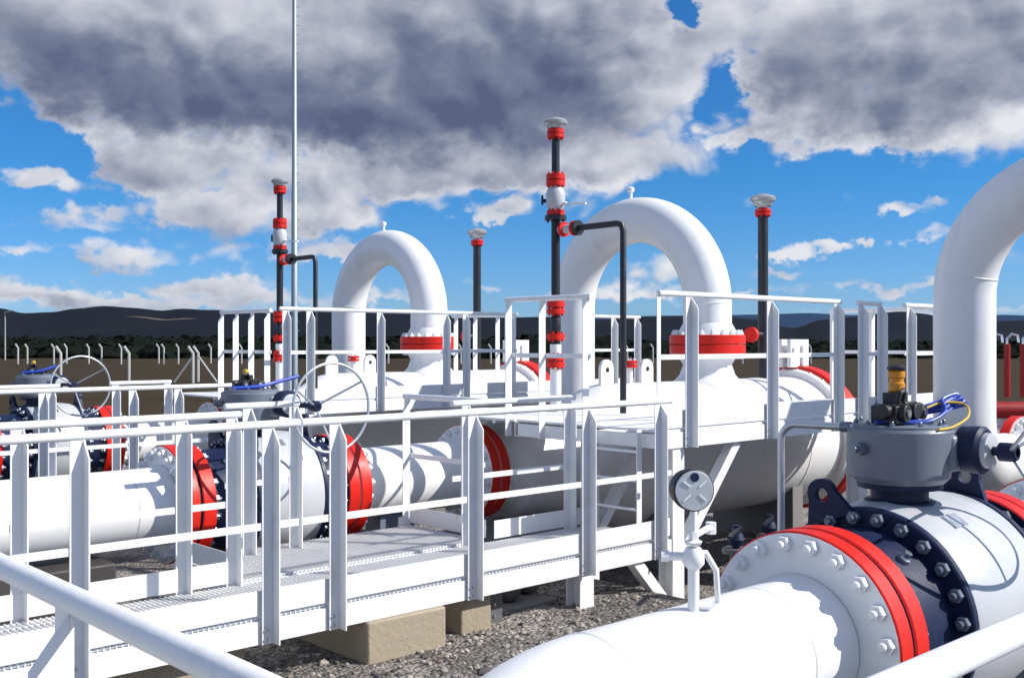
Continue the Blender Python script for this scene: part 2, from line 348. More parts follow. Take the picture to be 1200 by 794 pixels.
def stones():
    rnd = random.Random(5); g = MB()
    for i in range(1500):
        x = rnd.uniform(1.0, 6.5); y = rnd.uniform(4.3, 6.6); r = rnd.uniform(.008, .024) * (1.5 if rnd.random() < .08 else 1)
        k = len(g.v); g.lathe((x, y, BZ + r * .2), (0, 0, 1), [(-r * .5, r * .5), (0, r), (r * .45, r * .75), (r * .7, r * .2)], 6, phase=rnd.uniform(0, 3))
        for q in range(k, len(g.v)):
            a = g.v[q]; g.v[q] = (a[0] + rnd.uniform(-.3, .3) * r, a[1] + rnd.uniform(-.3, .3) * r, a[2] + rnd.uniform(-.2, .2) * r)
        c = rnd.choice((0, 0, 1, 2))
        for q in range(len(g.m) - 1, -1, -1):
            if max(g.f[q]) < k: break
            g.m[q] = c
    o = g.build('loose_stones', [mat('pale_stone', (.36, .33, .29), .9, var=.2), mat('brown_stone', (.19, .155, .125), .9, var=.2), mat('dark_stone', (.08, .076, .072), .9, var=.2)], smooth=False); o['kind'] = 'stuff'
    tag(o, 'loose mixed stones scattered on the gravel under the walkway', 'stones')
def smooth_noise(seed):
    rnd = random.Random(seed); ph = [(rnd.uniform(0, 6.28), rnd.uniform(.6, 1.4)) for _ in range(6)]
    return lambda t: sum(math.sin(t * f * 2 ** i + p) / 2 ** i for i, (p, f) in enumerate(ph))
def hills(name, F, sky, depth, m, seed, label=None, rough=.02):
    """a ridge whose crest passes the given (pixel x, pixel y) skyline, with slopes to both sides"""
    nz = smooth_noise(seed); g = MB(); us = []; hs = []
    for i in range(len(sky) - 1):
        (x0, y0), (x1, y1) = sky[i], sky[i + 1]; k = max(2, int((x1 - x0) / 7))
        for j in range(k):
            t = j / k; t2 = t * t * (3 - 2 * t); us.append((x0 + (x1 - x0) * t - 600) / FPX); hs.append((401 - (y0 + (y1 - y0) * t2)) / FPX * F)
    us.append((sky[-1][0] - 600) / FPX); hs.append((401 - sky[-1][1]) / FPX * F)
    rows = [-1, -.8, -.6, -.42, -.25, -.12, 0, .15, .5, 1]
    n = len(us); base = GZ - 6
    for r in rows:
        prof = max(0, 1 - abs(r)) ** 1.15
        for u, h in zip(us, hs):
            d = F + r * depth; w = F / d * (1 if r < 0 else 1)
            e = nz(u * 40 + r * 5) * rough * h * (1 if abs(r) > .01 else .5)
            x, y = view(u, d); g.v.append((x, y, base + (h - base) * prof * (1 + .15 * math.sin(u * 60 + r * 9) * (1 - prof)) + e))
    for i in range(len(rows) - 1):
        for j in range(n - 1):
            g.f.append((i * n + j, i * n + j + 1, (i + 1) * n + j + 1, (i + 1) * n + j)); g.m.append(0)
    struct(g.build(name, m, sharp=180))
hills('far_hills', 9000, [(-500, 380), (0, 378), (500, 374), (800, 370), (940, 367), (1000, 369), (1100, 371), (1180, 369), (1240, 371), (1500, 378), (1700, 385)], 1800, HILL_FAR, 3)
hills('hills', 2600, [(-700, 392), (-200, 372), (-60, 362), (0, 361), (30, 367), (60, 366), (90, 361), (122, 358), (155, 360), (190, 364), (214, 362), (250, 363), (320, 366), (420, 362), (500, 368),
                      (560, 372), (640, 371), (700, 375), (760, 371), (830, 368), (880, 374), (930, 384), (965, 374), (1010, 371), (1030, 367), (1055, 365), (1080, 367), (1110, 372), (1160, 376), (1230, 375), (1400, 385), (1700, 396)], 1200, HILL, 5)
def forest():
    """far wood that reads as one dark mass below the hills"""
    rnd = random.Random(11); g = MB()
    for i in range(5200):
        F = rnd.uniform(165, 420) if i % 3 else rnd.uniform(420, 1000); u = rnd.uniform(-.75, .75)
        h = rnd.uniform(1.2, 3.0) * (1 if F < 300 else 1.7)
        if u > .1: h *= .75
        x, y = view(u, F); r = h * rnd.uniform(.6, 1.3)
        prof = [(0, r * .5), (h * .15, r * .95), (h * .45, r), (h * .75, r * .6), (h, r * .1)]
        k = len(g.v); g.lathe((x, y, GZ - .5), (0, 0, 1), prof, 6, phase=rnd.uniform(0, 3))
        for q in range(k, len(g.v)):
            a = g.v[q]; g.v[q] = (a[0] + rnd.uniform(-.25, .25) * r, a[1] + rnd.uniform(-.25, .25) * r, a[2] + rnd.uniform(-.1, .1) * h)
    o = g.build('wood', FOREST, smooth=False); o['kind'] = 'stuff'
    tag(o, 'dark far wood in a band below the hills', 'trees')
forest()

stones()
# ---------------------------------------------------------------- dimensions of the plant
RY = (2.53, 8.09, 13.68)        # the three pipe runs
AZ = -1.289                     # height of the pipe axis
PR, FR = .30, .47               # pipe and flange radius
NB = 20                         # bolts in a flange
bolt_mesh = {}
def bolts(parent, x, y, z, rad, n, m, d=-1, size=.034, axis='X', name='bolt', phase=.5):
    """stud ends with hex nuts round a flange; d = direction they point"""
    key = (m.name, d, size, axis)
    if key not in bolt_mesh:
        b = MB(); ax = {'X': (d, 0, 0), 'Y': (0, d, 0), 'Z': (0, 0, d)}[axis]
        b.lathe((0, 0, -EYE), ax, [(-.004, size), (size * .9, size), (size * 1.02, size * .86)], 6)
        b.lathe((0, 0, -EYE), ax, [(size * .9, size * .52), (size * 1.55, size * .52), (size * 1.7, size * .42)], 10)
        o = b.build(name, m, sharp=30); bolt_mesh[key] = o.data; bpy.data.objects.remove(o)
    off = parent_world(parent)
    for k in range(n):
        a = 2 * PI * (k + phase) / n
        if axis == 'X': p = (x, y + rad * math.cos(a), z + rad * math.sin(a))
        elif axis == 'Y': p = (x + rad * math.cos(a), y, z + rad * math.sin(a))
        else: p = (x + rad * math.cos(a), y + rad * math.sin(a), z)
        o = bpy.data.objects.new(name, bolt_mesh[key]); C.objects.link(o); o.parent = parent
        o.location = Vector((p[0], p[1], p[2] + EYE)) - off
def flange(parent, o, ax, r, t, rim=RED, face=WHITE, hole=None, n=56, name='flange'):
    """a disc with a painted rim; o = centre of the first face, t = thickness along ax"""
    f = MB(); c = .008
    f.use(0).lathe(o, ax, [(0, r - c), (c, r), (t - c, r), (t, r - c)], n, cap=False)
    f.use(1).lathe(o, ax, [(0, .0), (0, r - c)], n, cap=False); f.lathe(o, ax, [(t, r - c), (t, .0)], n, cap=False)
    return f.build(name, [rim, face], parent, sharp=25)

# ---------------------------------------------------------------- ball valves
def make_valve(xa, y, label, hub_d, rim_d, bolted=True, end=1.54, wheel_r=.39, rim_r=FR):
    """xa = first (white side) face of the valve's flange; the valve ends at xa+end"""
    t = thing('ball_valve', label, 'valve', (xa + end / 2, y, GZ))
    xe = xa + end; fl = .115
    f1 = flange(t, (xa, y, AZ), (1, 0, 0), rim_r, fl, RED, NAVY)
    f2 = flange(t, (xe - fl, y, AZ), (1, 0, 0), rim_r, fl, RED, NAVY)
    r0, r1 = xa + .45, xe - .34       # body between its two bolted rings
    for a, b, sg in ((xa + fl, r0, 1), (r1, xe - fl, -1)):
        m = MB(); m.lathe((a, y, AZ), (1, 0, 0), [(0, .40), (b - a, .425)], 48); m.build('end_piece', NAVY, t)
    rings = []
    for a in (r0, r1 - .05):
        ring = MB(); ring.lathe((a, y, AZ), (1, 0, 0), [(0, .505), (.008, .513), (.042, .513), (.05, .505)], 56); rings.append(ring.build('joint_ring', NAVY, t, sharp=25))
    b = MB(); w = r1 - r0 - .1
    b.lathe((r0 + .05, y, AZ), (1, 0, 0), [(0, .505), (.03, .515), (w * .3, .535), (w * .5, .54), (w * .7, .535), (w - .03, .515), (w, .505)], 64)
    body = b.build('body', LGREY, t, sharp=50)
    if bolted:
        bolts(rings[0], r0, y, AZ, .466, 24, NUT, -1, .033, name='bolt'); bolts(rings[1], r1, y, AZ, .466, 24, NUT, 1, .033, name='bolt')
        bolts(f1, xa + fl, y, AZ, .42, NB, NUT, 1, .034); bolts(f2, xe - fl, y, AZ, .42, NB, NUT, -1, .034)
    # lifting lugs
    for lx, ang in ((r0 - .03, 68), (r1 + .0, 97)):
        a = R_(ang); ey = Vector((0, math.cos(a), math.sin(a))); et = Vector((0, -math.sin(a), math.cos(a))); c0 = Vector((lx, y, AZ)) + ey * .47
        outer = [c0 - et * .13, c0 - et * .075 + ey * .12] + arc(c0 + ey * .13, -et, ey, .075, 0, PI, 8)[1:-1] + [c0 + et * .075 + ey * .12, c0 + et * .13]
        inner = [c0 + ey * .125 + (-et * math.cos(q) + ey * math.sin(q)) * .035 for q in [2 * PI * i / 14 for i in range(14)]]
        lug = MB(); n1 = len(outer)
        bm_ = bmesh.new()
        ov = [bm_.verts.new(v) for v in outer]; iv = [bm_.verts.new(v) for v in inner]
        es = [bm_.edges.new((ov[i], ov[(i + 1) % n1])) for i in range(n1)] + [bm_.edges.new((iv[i], iv[(i + 1) % 14])) for i in range(14)]
        bmesh.ops.triangle_fill(bm_, use_beauty=True, use_dissolve=False, edges=es)
        bm_.verts.index_update(); vs = [v.co.copy() for v in bm_.verts]; fs = [[v.index for v in f.verts] for f in bm_.faces]
        nv = len(vs); th = Vector((.035, 0, 0))
        side = [(e.verts[0].index, e.verts[1].index, e.verts[1].index + nv, e.verts[0].index + nv) for e in bm_.edges if len(e.link_faces) == 1]
        bm_.free()
        lug.add(vs + [v + th for v in vs], fs + [[i + nv for i in reversed(f)] for f in fs] + side)
        lug.build('lifting_lug', NAVY, t, smooth=False)
    # bleed fitting on the first end piece
    a = R_(128); g = MB(); c1 = Vector((xa + .30, y, AZ)); e = Vector((0, math.cos(a), math.sin(a))); g.lathe(c1 + e * .40, e, [(0, .03), (.03, .03), (.031, .018), (.06, .018)], 8); g.build('bleed_fitting', CHROME, t)
    # data plate on the body
    a = R_(122); ey = Vector((0, math.cos(a), math.sin(a))); et = Vector((0, -math.sin(a), math.cos(a))); c0 = Vector((r0 + .30, y, AZ)) + ey * .532
    pl = MB(); pl.bar(c0 - Vector((.06, 0, 0)), c0 + Vector((.06, 0, 0)), .085, .016, up=ey); pl.build('data_plate', GALV, t)
    # stem and gearbox
    xc = (r0 + r1) / 2 - .12; zt = AZ + .505
    s = MB(); s.lathe((xc, y, zt - .04), (0, 0, 1), [(0, .175), (.055, .165), (.06, .135), (.115, .135), (.118, .20), (.145, .20)], 32); s.build('stem_neck', NAVY, t, sharp=30)
    g = MB(); zb = zt + .105
    g.lathe((xc, y, zb), (0, 0, 1), [(0, .205), (.03, .235), (.20, .250), (.252, .250), (.265, .24)], 40)
    gear = g.build('gearbox', GREY, t, sharp=30)
    g = MB(); g.box(xc + .02, xc + .235, y - .262, y - .02, zb + .06, zb + .24); g.build('worm_housing', GREY, gear, bevel=.03, seg=3)
    g = MB(); g.lathe((xc, y, zb + .265), (0, 0, 1), [(0, .225), (.012, .225), (.018, .215)], 40); g.lathe((xc - .02, y + .02, zb + .28), (0, 0, 1), [(0, .11), (.02, .10)], 24)
    g.build('cover', GREY, gear, sharp=30)
    bolts(gear, xc, y, zb + .28, .205, 10, NUT, 1, .014, 'Z')
    g = MB(); g.lathe((xc - .25, y + .06, zb + .17), (-1, .25, 0), [(0, .03), (.035, .03), (.036, .018), (.06, .018)], 12); g.build('grease_nipple', NUT, gear)
    g = MB(); g.lathe((xc + .1, y - .275, zb + .17), (0, -1, 0), [(0, .034), (.018, .034), (.02, .02), (.035, .02)], 6); g.build('plug', CHROME, gear)
    # input shaft, drum and handwheel, turning about the Y axis
    sx, sz = xc + .16, zb + .165
    drum = MB(); drum.lathe((sx, y - .24, sz), (0, -1, 0), [(0, .11), (.10, .115), (.115, .10)], 28); drum.build('input_drum', NAVY, gear)
    cov = MB(); cov.lathe((sx, y - .355, sz), (0, -1, 0), [(0, .085), (.025, .085), (.03, .07)], 28); cov.build('input_cover', LGREY, gear)
    yh = y - hub_d; yr = y - rim_d
    hw = MB(); hw.cyl((sx, y - .37, sz), (sx, yh - .04, sz), .022, 12); hw.lathe((sx, yh + .05, sz), (0, -1, 0), [(0, .03), (.01, .045), (.08, .045), (.09, .035)], 14)
    wheel = hw.build('handwheel', NAVY, t)
    rim = MB(); rim.torus((sx, yr, sz), (0, 1, 0), wheel_r, .0115, 64, 8); rim.build('rim', WHEEL, wheel)
    for q in (35, 155, 275):
        sp = MB(); a = R_(q); sp.cyl((sx, yh, sz), (sx + math.cos(a) * wheel_r, yr, sz + math.sin(a) * wheel_r), .009, 8); sp.build('spoke', WHEEL, wheel)
    return t, (xc, y, zb + .29), (sx, sz)
NUT = mat('dark_nut_steel', (.16, .19, .24), .35, .5, var=.2)
WNUT = mat('painted_nut', (.72, .73, .74), .4, var=.05)
WHEEL = mat('wheel_grey_paint', (.42, .46, .50), .4, .3, var=.08)
XA = 4.04 + .129                # valve face of the near run
v1, top1, sh1 = make_valve(XA, RY[0], 'big near ball valve with grey gearbox, navy ends and red flanges', .46, .70, end=1.66)
v2, top2, sh2 = make_valve(XA - .34, RY[1], 'ball valve of the middle run, its thin handwheel standing above the walkway rail', .74, .98, end=1.46, wheel_r=.35)
v3 = dup(v2, (.16, RY[2] - RY[1], 0), 'farthest ball valve, its round handwheel against the brown field')

# ---------------------------------------------------------------- inlet pipes with elbow
def make_inlet(y, xface, label, elbow_x, PR=.30):
    t = thing('inlet_pipe', label, 'pipe', (elbow_x - .95, y, GZ))
    R = .95; pts = [Vector((elbow_x - R, y, GZ - .3))] + arc((elbow_x, y, AZ - R), (-1, 0, 0), (0, 0, 1), R, 0, PI / 2, 20)
    pts += [Vector((xface - .30, y, AZ))]
    p = MB(); p.tube(pts, PR, 56); p.build('pipe', WHITE, t, sharp=60)
    for wx in (elbow_x + .02,):
        w = MB(); w.torus((wx, y, AZ), (1, 0, 0), PR - .002, .006, 64, 6); w.build('weld_seam', WHITE, t)
    h = MB(); h.lathe((xface - .31, y, AZ), (1, 0, 0), [(0, PR), (.16, PR), (.24, PR + .008), (.305, PR + .015)], 56, cap=False); h.build('weld_neck', WHITE, t, sharp=60)
    fl = flange(t, (xface, y, AZ), (1, 0, 0), FR, .107, RED, WHITE)
    gk = MB(); gk.lathe((xface + .1085, y, AZ), (1, 0, 0), [(0, FR - .022), (.018, FR - .022)], 48); gk.build('gasket', RUB, t)
    bolts(fl, xface, y, AZ, .415, NB, WNUT, -1, .036)
    return t
in1 = make_inlet(RY[0], 4.04, 'big white near pipe bending down at its left, with a bolted flange', 2.70, .272)
in2 = make_inlet(RY[1], 4.04 - .34, 'white inlet pipe of the middle run beyond the grating walkway', -.6)
in3 = make_inlet(RY[2], 4.04 - .18, 'white inlet pipe of the farthest run, mostly behind white rails', .4)
# spool pipes between valve and filter vessel
def make_spool(y, x0, x1, label):
    t = thing('spool_pipe', label, 'pipe', ((x0 + x1) / 2, y, GZ))
    p = MB(); p.lathe((x0 + .1, y, AZ), (1, 0, 0), [(0, PR + .06), (.1, PR + .05), (.25, PR + .02)] + [(x1 - x0 - .45, PR + .02), (x1 - x0 - .3, PR + .05), (x1 - x0 - .2, PR + .06)], 48)
    p.build('pipe', WHITE, t, sharp=60)
    f = flange(t, (x0 + .01, y, AZ), (1, 0, 0), FR, .115, RED, WHITE); bolts(f, x0 + .125, y, AZ, .415, NB, WNUT, 1, .034)
    f = flange(t, (x1 - .115, y, AZ), (1, 0, 0), FR, .115, RED, WHITE); bolts(f, x1 - .115, y, AZ, .415, NB, WNUT, -1, .034)
    if y > 5:
        s = MB(); s.box(x0 + .45, x0 + .85, y - .12, y + .12, GZ, AZ - .30); s.build('pipe_support', GREY, t, bevel=.01)
    else:
        s = MB(); s.box(x0 + .45, x0 + .85, y - .12, y + .12, GZ, AZ - .30); s.build('pipe_support', GREY, t, bevel=.01)
    return t
XC = 7.06
make_spool(RY[0], XA + 1.66, XC - .13, 'white pipe with red flange right behind the big near valve')
sp2 = make_spool(RY[1], XA - .34 + 1.46, XC - .13, 'white pipe of the middle run between two red bolted flanges')
dup(sp2, (.16, RY[2] - RY[1], 0), 'white pipe of the farthest run behind the tall railing posts')

# ---------------------------------------------------------------- filter vessels
XU = 10.83
def make_vessel(y, label):
    t = thing('filter_vessel', label, 'vessel', (XU, y, GZ))
    f = flange(t, (XC - .12, y, AZ), (1, 0, 0), FR, .115, RED, WHITE); bolts(f, XC - .005, y, AZ, .415, NB, WNUT, 1, .034)
    s = MB(); s.lathe((XC - .03, y, AZ), (1, 0, 0), [(0, .36), (.12, .37), (.24, .42), (.30, .50), (.36, .515), (1.15, .515), (1.25, .52), (1.75, .79), (1.9, .82), (5.70, .82)], 72)
    s.build('shell', WHITE, t, sharp=50)
    for wx in (8.95, 11.9):
        w = MB(); w.torus((wx, y, AZ), (1, 0, 0), .819, .008, 72, 6); w.build('weld_seam', WHITE, t)
    c = MB(); c.use(0).lathe((12.72, y, AZ), (1, 0, 0), [(0, .80), (0, .95), (.02, .975), (.24, .975), (.27, .93), (.27, .5)], 72)
    c.use(1).lathe((12.99, y, AZ), (1, 0, 0), [(0, .84), (.03, .84), (.12, .7), (.17, .4), (.18, .0)], 48)
    c.use(1).lathe((12.64, y, AZ), (1, 0, 0), [(0, .82), (.0, .91), (.079, .93)], 72, cap=False)
    clo = c.build('closure', [RED, WHITE], t, sharp=30)
    bolts(clo, 12.72, y, AZ, .91, 28, WNUT, -1, .03)
    d = MB(); d.box(12.8, 12.88, y - .14, y + .14, AZ + .5, AZ + 1.25); d.box(12.55, 13.0, y - .10, y - .04, AZ + .95, AZ + 1.33); d.box(12.55, 13.0, y + .04, y + .10, AZ + .95, AZ + 1.33)
    d.cyl((12.62, y - .13, AZ + 1.2), (12.62, y + .13, AZ + 1.2), .03); d.cyl((12.93, y - .13, AZ + 1.05), (12.93, y + .13, AZ + 1.05), .03)
    d.build('closure_hinge', WHITE, t, bevel=.006)
    # nozzle to the U-bend
    n = MB(); zt = -.145; n.lathe((XU, y, AZ + .55), (0, 0, 1), [(0, .50), (.21, .48), (.27, .40), (.34, PR + .04), (zt - AZ - .68, PR), (zt - AZ - .60, PR + .05), (zt - AZ - .55, PR + .06)], 48)
    noz = n.build('nozzle', WHITE, t, sharp=50)
    f = flange(noz, (XU, y, zt), (0, 0, 1), FR, .115, RED, WHITE); 
    bolts(noz, XU, y, zt, .415, NB, WNUT, -1, .034, 'Z')
    # lifting lugs with a hole, reading as rounded plates
    for lx in (8.95, 9.65):
        pts = arc((lx, y - .02, AZ + .82 + .17), (1, 0, 0), (0, 0, 1), .105, 0, PI, 12); pts = [Vector((lx + .105, y - .02, AZ + .74))] + pts + [Vector((lx - .105, y - .02, AZ + .74))]
        l = MB(); l.prism(pts, (0, .04, 0)); lo = l.build('lifting_lug', WHITE, t, sharp=50)
        h = MB(); h.lathe((lx, y - .0215, AZ + .98), (0, -1, 0), [(0, .028), (.004, .028)], 14); h.build('eye', RUB, lo)
    # small blow-off with red flanges between the lugs
    b = MB(); b.cyl((9.35, y, AZ + .78), (9.35, y, AZ + 1.08), .04, 14); bo = b.build('drain_nozzle', WHITE, t)
    r = MB(); r.lathe((9.35, y, AZ + 1.0), (0, 0, 1), [(0, .09), (.035, .09)], 16); r.lathe((9.35, y, AZ + 1.045), (0, 0, 1), [(0, .09), (.035, .09)], 16); r.build('flange', RED, bo)
    bolts(bo, 9.35, y, AZ + 1.08, .068, 6, WNUT, 1, .014, 'Z')
    for sx in (9.2, 11.9):
        m = MB(); m.box(sx - .12, sx + .12, y - .62, y + .62, GZ, AZ - .45); m.build('saddle', DCONC, t, bevel=.01)
    return t
ves2 = make_vessel(RY[1], 'big white filter vessel of the middle run under the upper platform')
ves1 = dup(ves2, (0, RY[0] - RY[1], 0), 'white filter vessel of the near run, behind the near valve')
ves3 = dup(ves2, (0, RY[2] - RY[1], 0), 'farthest white filter vessel with red closure ring beyond the platforms')

# ---------------------------------------------------------------- U-bend pipes
UR = 1.16
def make_u(y, label):
    t = thing('u_bend_pipe', label, 'pipe', (XU, y + UR, GZ))
    zc = .46
    pts = [Vector((XU, y, .02)), Vector((XU, y, zc - .2))] + arc((XU, y + UR, zc), (0, -1, 0), (0, 0, 1), UR, 0, PI, 40) + [Vector((XU, y + 2 * UR, AZ + .6))]
    pts += arc((XU + .5, y + 2 * UR, AZ + .5), (-1, 0, 0), (0, 0, -1), .5, 0, PI / 2, 10) + [Vector((12.0, y + 2 * UR, AZ))]
    p = MB(); p.tube(pts, PR, 56); p.build('pipe', WHITE, t, sharp=60)
    for a in (R_(1), R_(169)):
        w = MB(); w.torus((XU, y + UR - UR * math.cos(a), zc + UR * math.sin(a)), (0, math.sin(a), math.cos(a)), PR - .001, .008, 56, 6); w.build('weld_seam', WHITE, t)
    f = flange(t, (XU, y, -.022), (0, 0, 1), FR, .115, RED, WHITE); bolts(f, XU, y, .093, .415, NB, WNUT, 1, .036, 'Z')
    n = MB(); n.lathe((XU, y, .09), (0, 0, 1), [(0, PR + .06), (.06, PR + .05), (.15, PR)], 48, cap=False); n.build('weld_neck', WHITE, t, sharp=50)
    k = MB(); k.cyl((XU, y + UR + .1, zc + UR + PR - .02), (XU, y + UR + .1, zc + UR + PR + .09), .025, 12); k.lathe((XU, y + UR + .1, zc + UR + PR + .08), (0, 0, 1), [(0, .03), (.015, .05), (.06, .05), (.075, .03)], 12)
    k.build('vent_plug', WHITE, t)
    return t
u2 = make_u(RY[1], 'middle of the three white U-bend pipes, on a red flange')
dup(u2, (0, RY[0] - RY[1], 0), 'nearest and largest white U-bend pipe, cut by the right picture edge')
dup(u2, (0, RY[2] - RY[1], 0), 'farthest and smallest white U-bend pipe, left of the others')

# ---------------------------------------------------------------- vent stacks
CAPM = mat('cap_metal', (.42, .44, .45), .35, .45, var=.25, vscale=12)
def cap(parent, x, y, z, r):
    c = MB(); c.lathe((x, y, z), (0, 0, 1), [(0, r * .5), (r * .25, r * .55), (r * .4, r * .95), (r * .62, r), (r * .8, r * .8), (r * .95, r * .3), (r, 0.0)], 24)
    c.lathe((x, y, z - r * .02), (0, 0, 1), [(0, r * .62), (r * .1, r * .72), (r * .5, r * .78), (r * .52, r * .6)], 24, cap=False)
    return c.build('rain_cap', CAPM, parent)
def make_vent(y, label):
    x = 7.95; t = thing('vent_stack', label, 'vent stack', (x, y, AZ + .5))
    def pp(name, z0, z1, r, m, n=20):
        b = MB(); b.cyl((x, y, z0), (x, y, z1), r, n); return b.build(name, m, t)
    def fl(z0, z1, r=.095, m=RED):
        b = MB(); b.lathe((x, y, z0), (0, 0, 1), [(0, r), (z1 - z0, r)], 22); o = b.build('flange', m, t)
        bolts(o, x, y, z1, r * .76, 8, m, 1, .014, 'Z'); bolts(o, x, y, z0, r * .76, 8, m, -1, .014, 'Z')
    cap(t, x, y, 2.245, .125)
    fl(2.15, 2.19, .09); fl(2.198, 2.235, .09)
    pp('upper_pipe', 1.765, 2.15, .043, BLACK)
    fl(1.71, 1.765, .10); fl(1.645, 1.70, .10)
    b = MB(); b.lathe((x, y, 1.385), (0, 0, 1), [(0, .075), (.03, .085), (.06, .10), (.19, .10), (.225, .085), (.26, .07)], 24); vb = b.build('stack_valve', LGREY, t)
    b = MB(); b.cyl((x, y, 1.45), (x + .02, y - .14, 1.45), .02); b.bar((x + .02, y - .13, 1.45), (x + .08, y - .36, 1.435), .035, .014); b.build('lever', WHITE, vb)
    b = MB(); b.cyl((x, y + .08, 1.5), (x - .03, y + .17, 1.5), .02, 10); b.cyl((x - .03, y + .17, 1.46), (x - .03, y + .17, 1.56), .012, 8); b.build('knob', NAVY, vb)
    fl(1.335, 1.385); fl(1.285, 1.33, .115, BLACK)
    pp('lower_pipe', -.05, 1.29, .047, BLACK)
    fl(.37, .43, .095); fl(.30, .355, .095)
    b = MB(); b.lathe((x, y, .09), (0, 0, 1), [(0, .045), (.03, .055), (.17, .055), (.19, .045)], 20); b.build('isolating_valve', BLACK, t)
    fl(.03, .09, .095); pp('riser', -.80, -.02, .06, WHITE); fl(-.26, -.20, .095); fl(-.19, -.13, .095)
    # side branch and black drop pipe
    zb = 1.18
    b = MB(); b.cyl((x, y - .06, zb), (x, y - .30, zb), .045, 16); br = b.build('branch_valve', LGREY, t)
    for ya in (.105, .265, .305):
        b = MB(); b.lathe((x, y - ya, zb), (0, -1, 0), [(0, .08), (.032, .08)], 20); b.build('flange', RED if ya < .3 else BLACK, br)
    b = MB(); b.tube([(x, y - .33, zb), (x, y - .86, zb), (x, y - .92, zb - .02), (x, y - .94, zb - .08), (x, y - .94, -.70)], .032, 14); b.build('drop_pipe', BLACK, t)
    return t
ve2 = make_vent(RY[1] - .19, 'tall black and red vent stack left of the middle U-bend')
ve3 = dup(ve2, (.0, RY[2] - RY[1], 0), 'black and red vent stack in front of the thin mast')
def make_relief(y, label, tilt):
    x = 12.0; t = thing('relief_stack', label, 'vent stack', (x, y, AZ + .8))
    p = MB(); p.cyl((x, y, AZ + .75), (x, y, 1.68), .067, 20); p.build('pipe', BLACK, t)
    for z0 in (1.675, 1.722):
        b = MB(); b.lathe((x, y, z0), (0, 0, 1), [(0, .105), (.038, .105)], 22); o = b.build('flange', RED, t); bolts(o, x, y, z0, .082, 8, RED, -1, .014, 'Z')
    b = MB(); b.cyl((x, y, 1.78), (x, y, 1.84), .075, 16); b.build('neck', WHITE, t)
    cap(t, x, y, 1.80, .17)
    b = MB(); b.cyl((x - .05, y, .10), (x - .24, y, .10), .045, 14); s = b.build('side_stub', BLACK, t)
    b = MB(); b.lathe((x - .24, y, .10), (-1, 0, 0), [(0, .10), (.05, .10)], 20); b.build('blind_flange', RED, s)
    t.rotation_euler = (tilt[0], tilt[1], 0); return t
make_relief(RY[1] - .03, 'short black relief stack right of the middle U-bend, slightly leaning', (0, 0))
r3 = make_relief(RY[2] + .15, 'short black relief stack right of the farthest U-bend', (0, 0))

# ---------------------------------------------------------------- walkways
LZ, LT = -1.60, -.48            # lower deck and lower top rail
UZ, UT = -.72, .40              # upper deck and top rail
def grating(parent, x0, x1, y0, y1, z, pitch=.033, along='X'):
    g = MB(); h = .03
    n = int((x1 - x0) / pitch)
    for i in range(n + 1):
        x = x0 + i * pitch; g.box(x - .0025, x + .0025, y0, y1, z - h, z)
    k = max(2, int((y1 - y0) / .10))
    for j in range(k + 1):
        y = y0 + .01 + (y1 - y0 - .02) * j / k; g.box(x0, x1, y - .003, y + .003, z - .014, z - .006)
    return g.build('grating', STEEL, parent, smooth=False)
def channel(parent, a, b, z0, z1, outward, th=.008, fl=.05, name='edge_beam'):
    """C-channel along a-b with its web on the outward side"""
    a = Vector((a[0], a[1], 0)); b = Vector((b[0], b[1], 0)); o = Vector((outward[0], outward[1], 0))
    g = MB()
    def strip(d0, d1, za, zb):
        p = [a + o * d0, b + o * d0, b + o * d1, a + o * d1]
        g.add([(v.x, v.y, za) for v in p] + [(v.x, v.y, zb) for v in p], [(0, 3, 2, 1), (4, 5, 6, 7), (0, 1, 5, 4), (1, 2, 6, 5), (2, 3, 7, 6), (3, 0, 4, 7)])
    strip(-th, 0, z0, z1); strip(-fl, -th, z1 - th, z1); strip(-fl, -th, z0, z0 + th)
    return g.build(name, STEEL, parent, smooth=False)
def make_walkway(x0, x1, y0, y1, z, label, beams='NF', toe=((1, None), (1, None)), ends=True, solid=False):
    t = thing('walkway', label, 'walkway', ((x0 + x1) / 2, (y0 + y1) / 2, z))
    if solid:
        g = MB(); g.box(x0 + .02, x1 - .02, y0 + .015, y1 - .015, z - .02, z); g.build('deck_plate', DECK, t, smooth=False)
    else: grating(t, x0 + .02, x1 - .02, y0 + .02, y1 - .02, z)
    channel(t, (x0, y0), (x1, y0), z - .155, z - .022, (0, -1)); channel(t, (x0, y1), (x1, y1), z - .155, z - .022, (0, 1))
    for x in [x0 + .004, x1 - .004] if ends else []:
        g = MB(); g.box(x - .004, x + .004, y0 + .05, y1 - .05, z - .15, z - .035); g.build('end_beam', STEEL, t, smooth=False)
    n = int((x1 - x0) / 1.0)
    for i in range(1, n):
        x = x0 + (x1 - x0) * i / n
        g = MB(); g.box(x - .025, x + .025, y0 + .01, y1 - .01, z - .13, z - .033); g.build('cross_beam', STEEL, t, smooth=False)
    return t
def toe(parent, a, b, z, h=.145, th=.006, gap=.012):
    g = MB(); a = Vector((*a, z)); b = Vector((*b, z)); m = Vector((0, 0, gap + h / 2))
    g.bar(a + m, b + m, th, h); return g.build('toe_board', STEEL, parent, smooth=False)
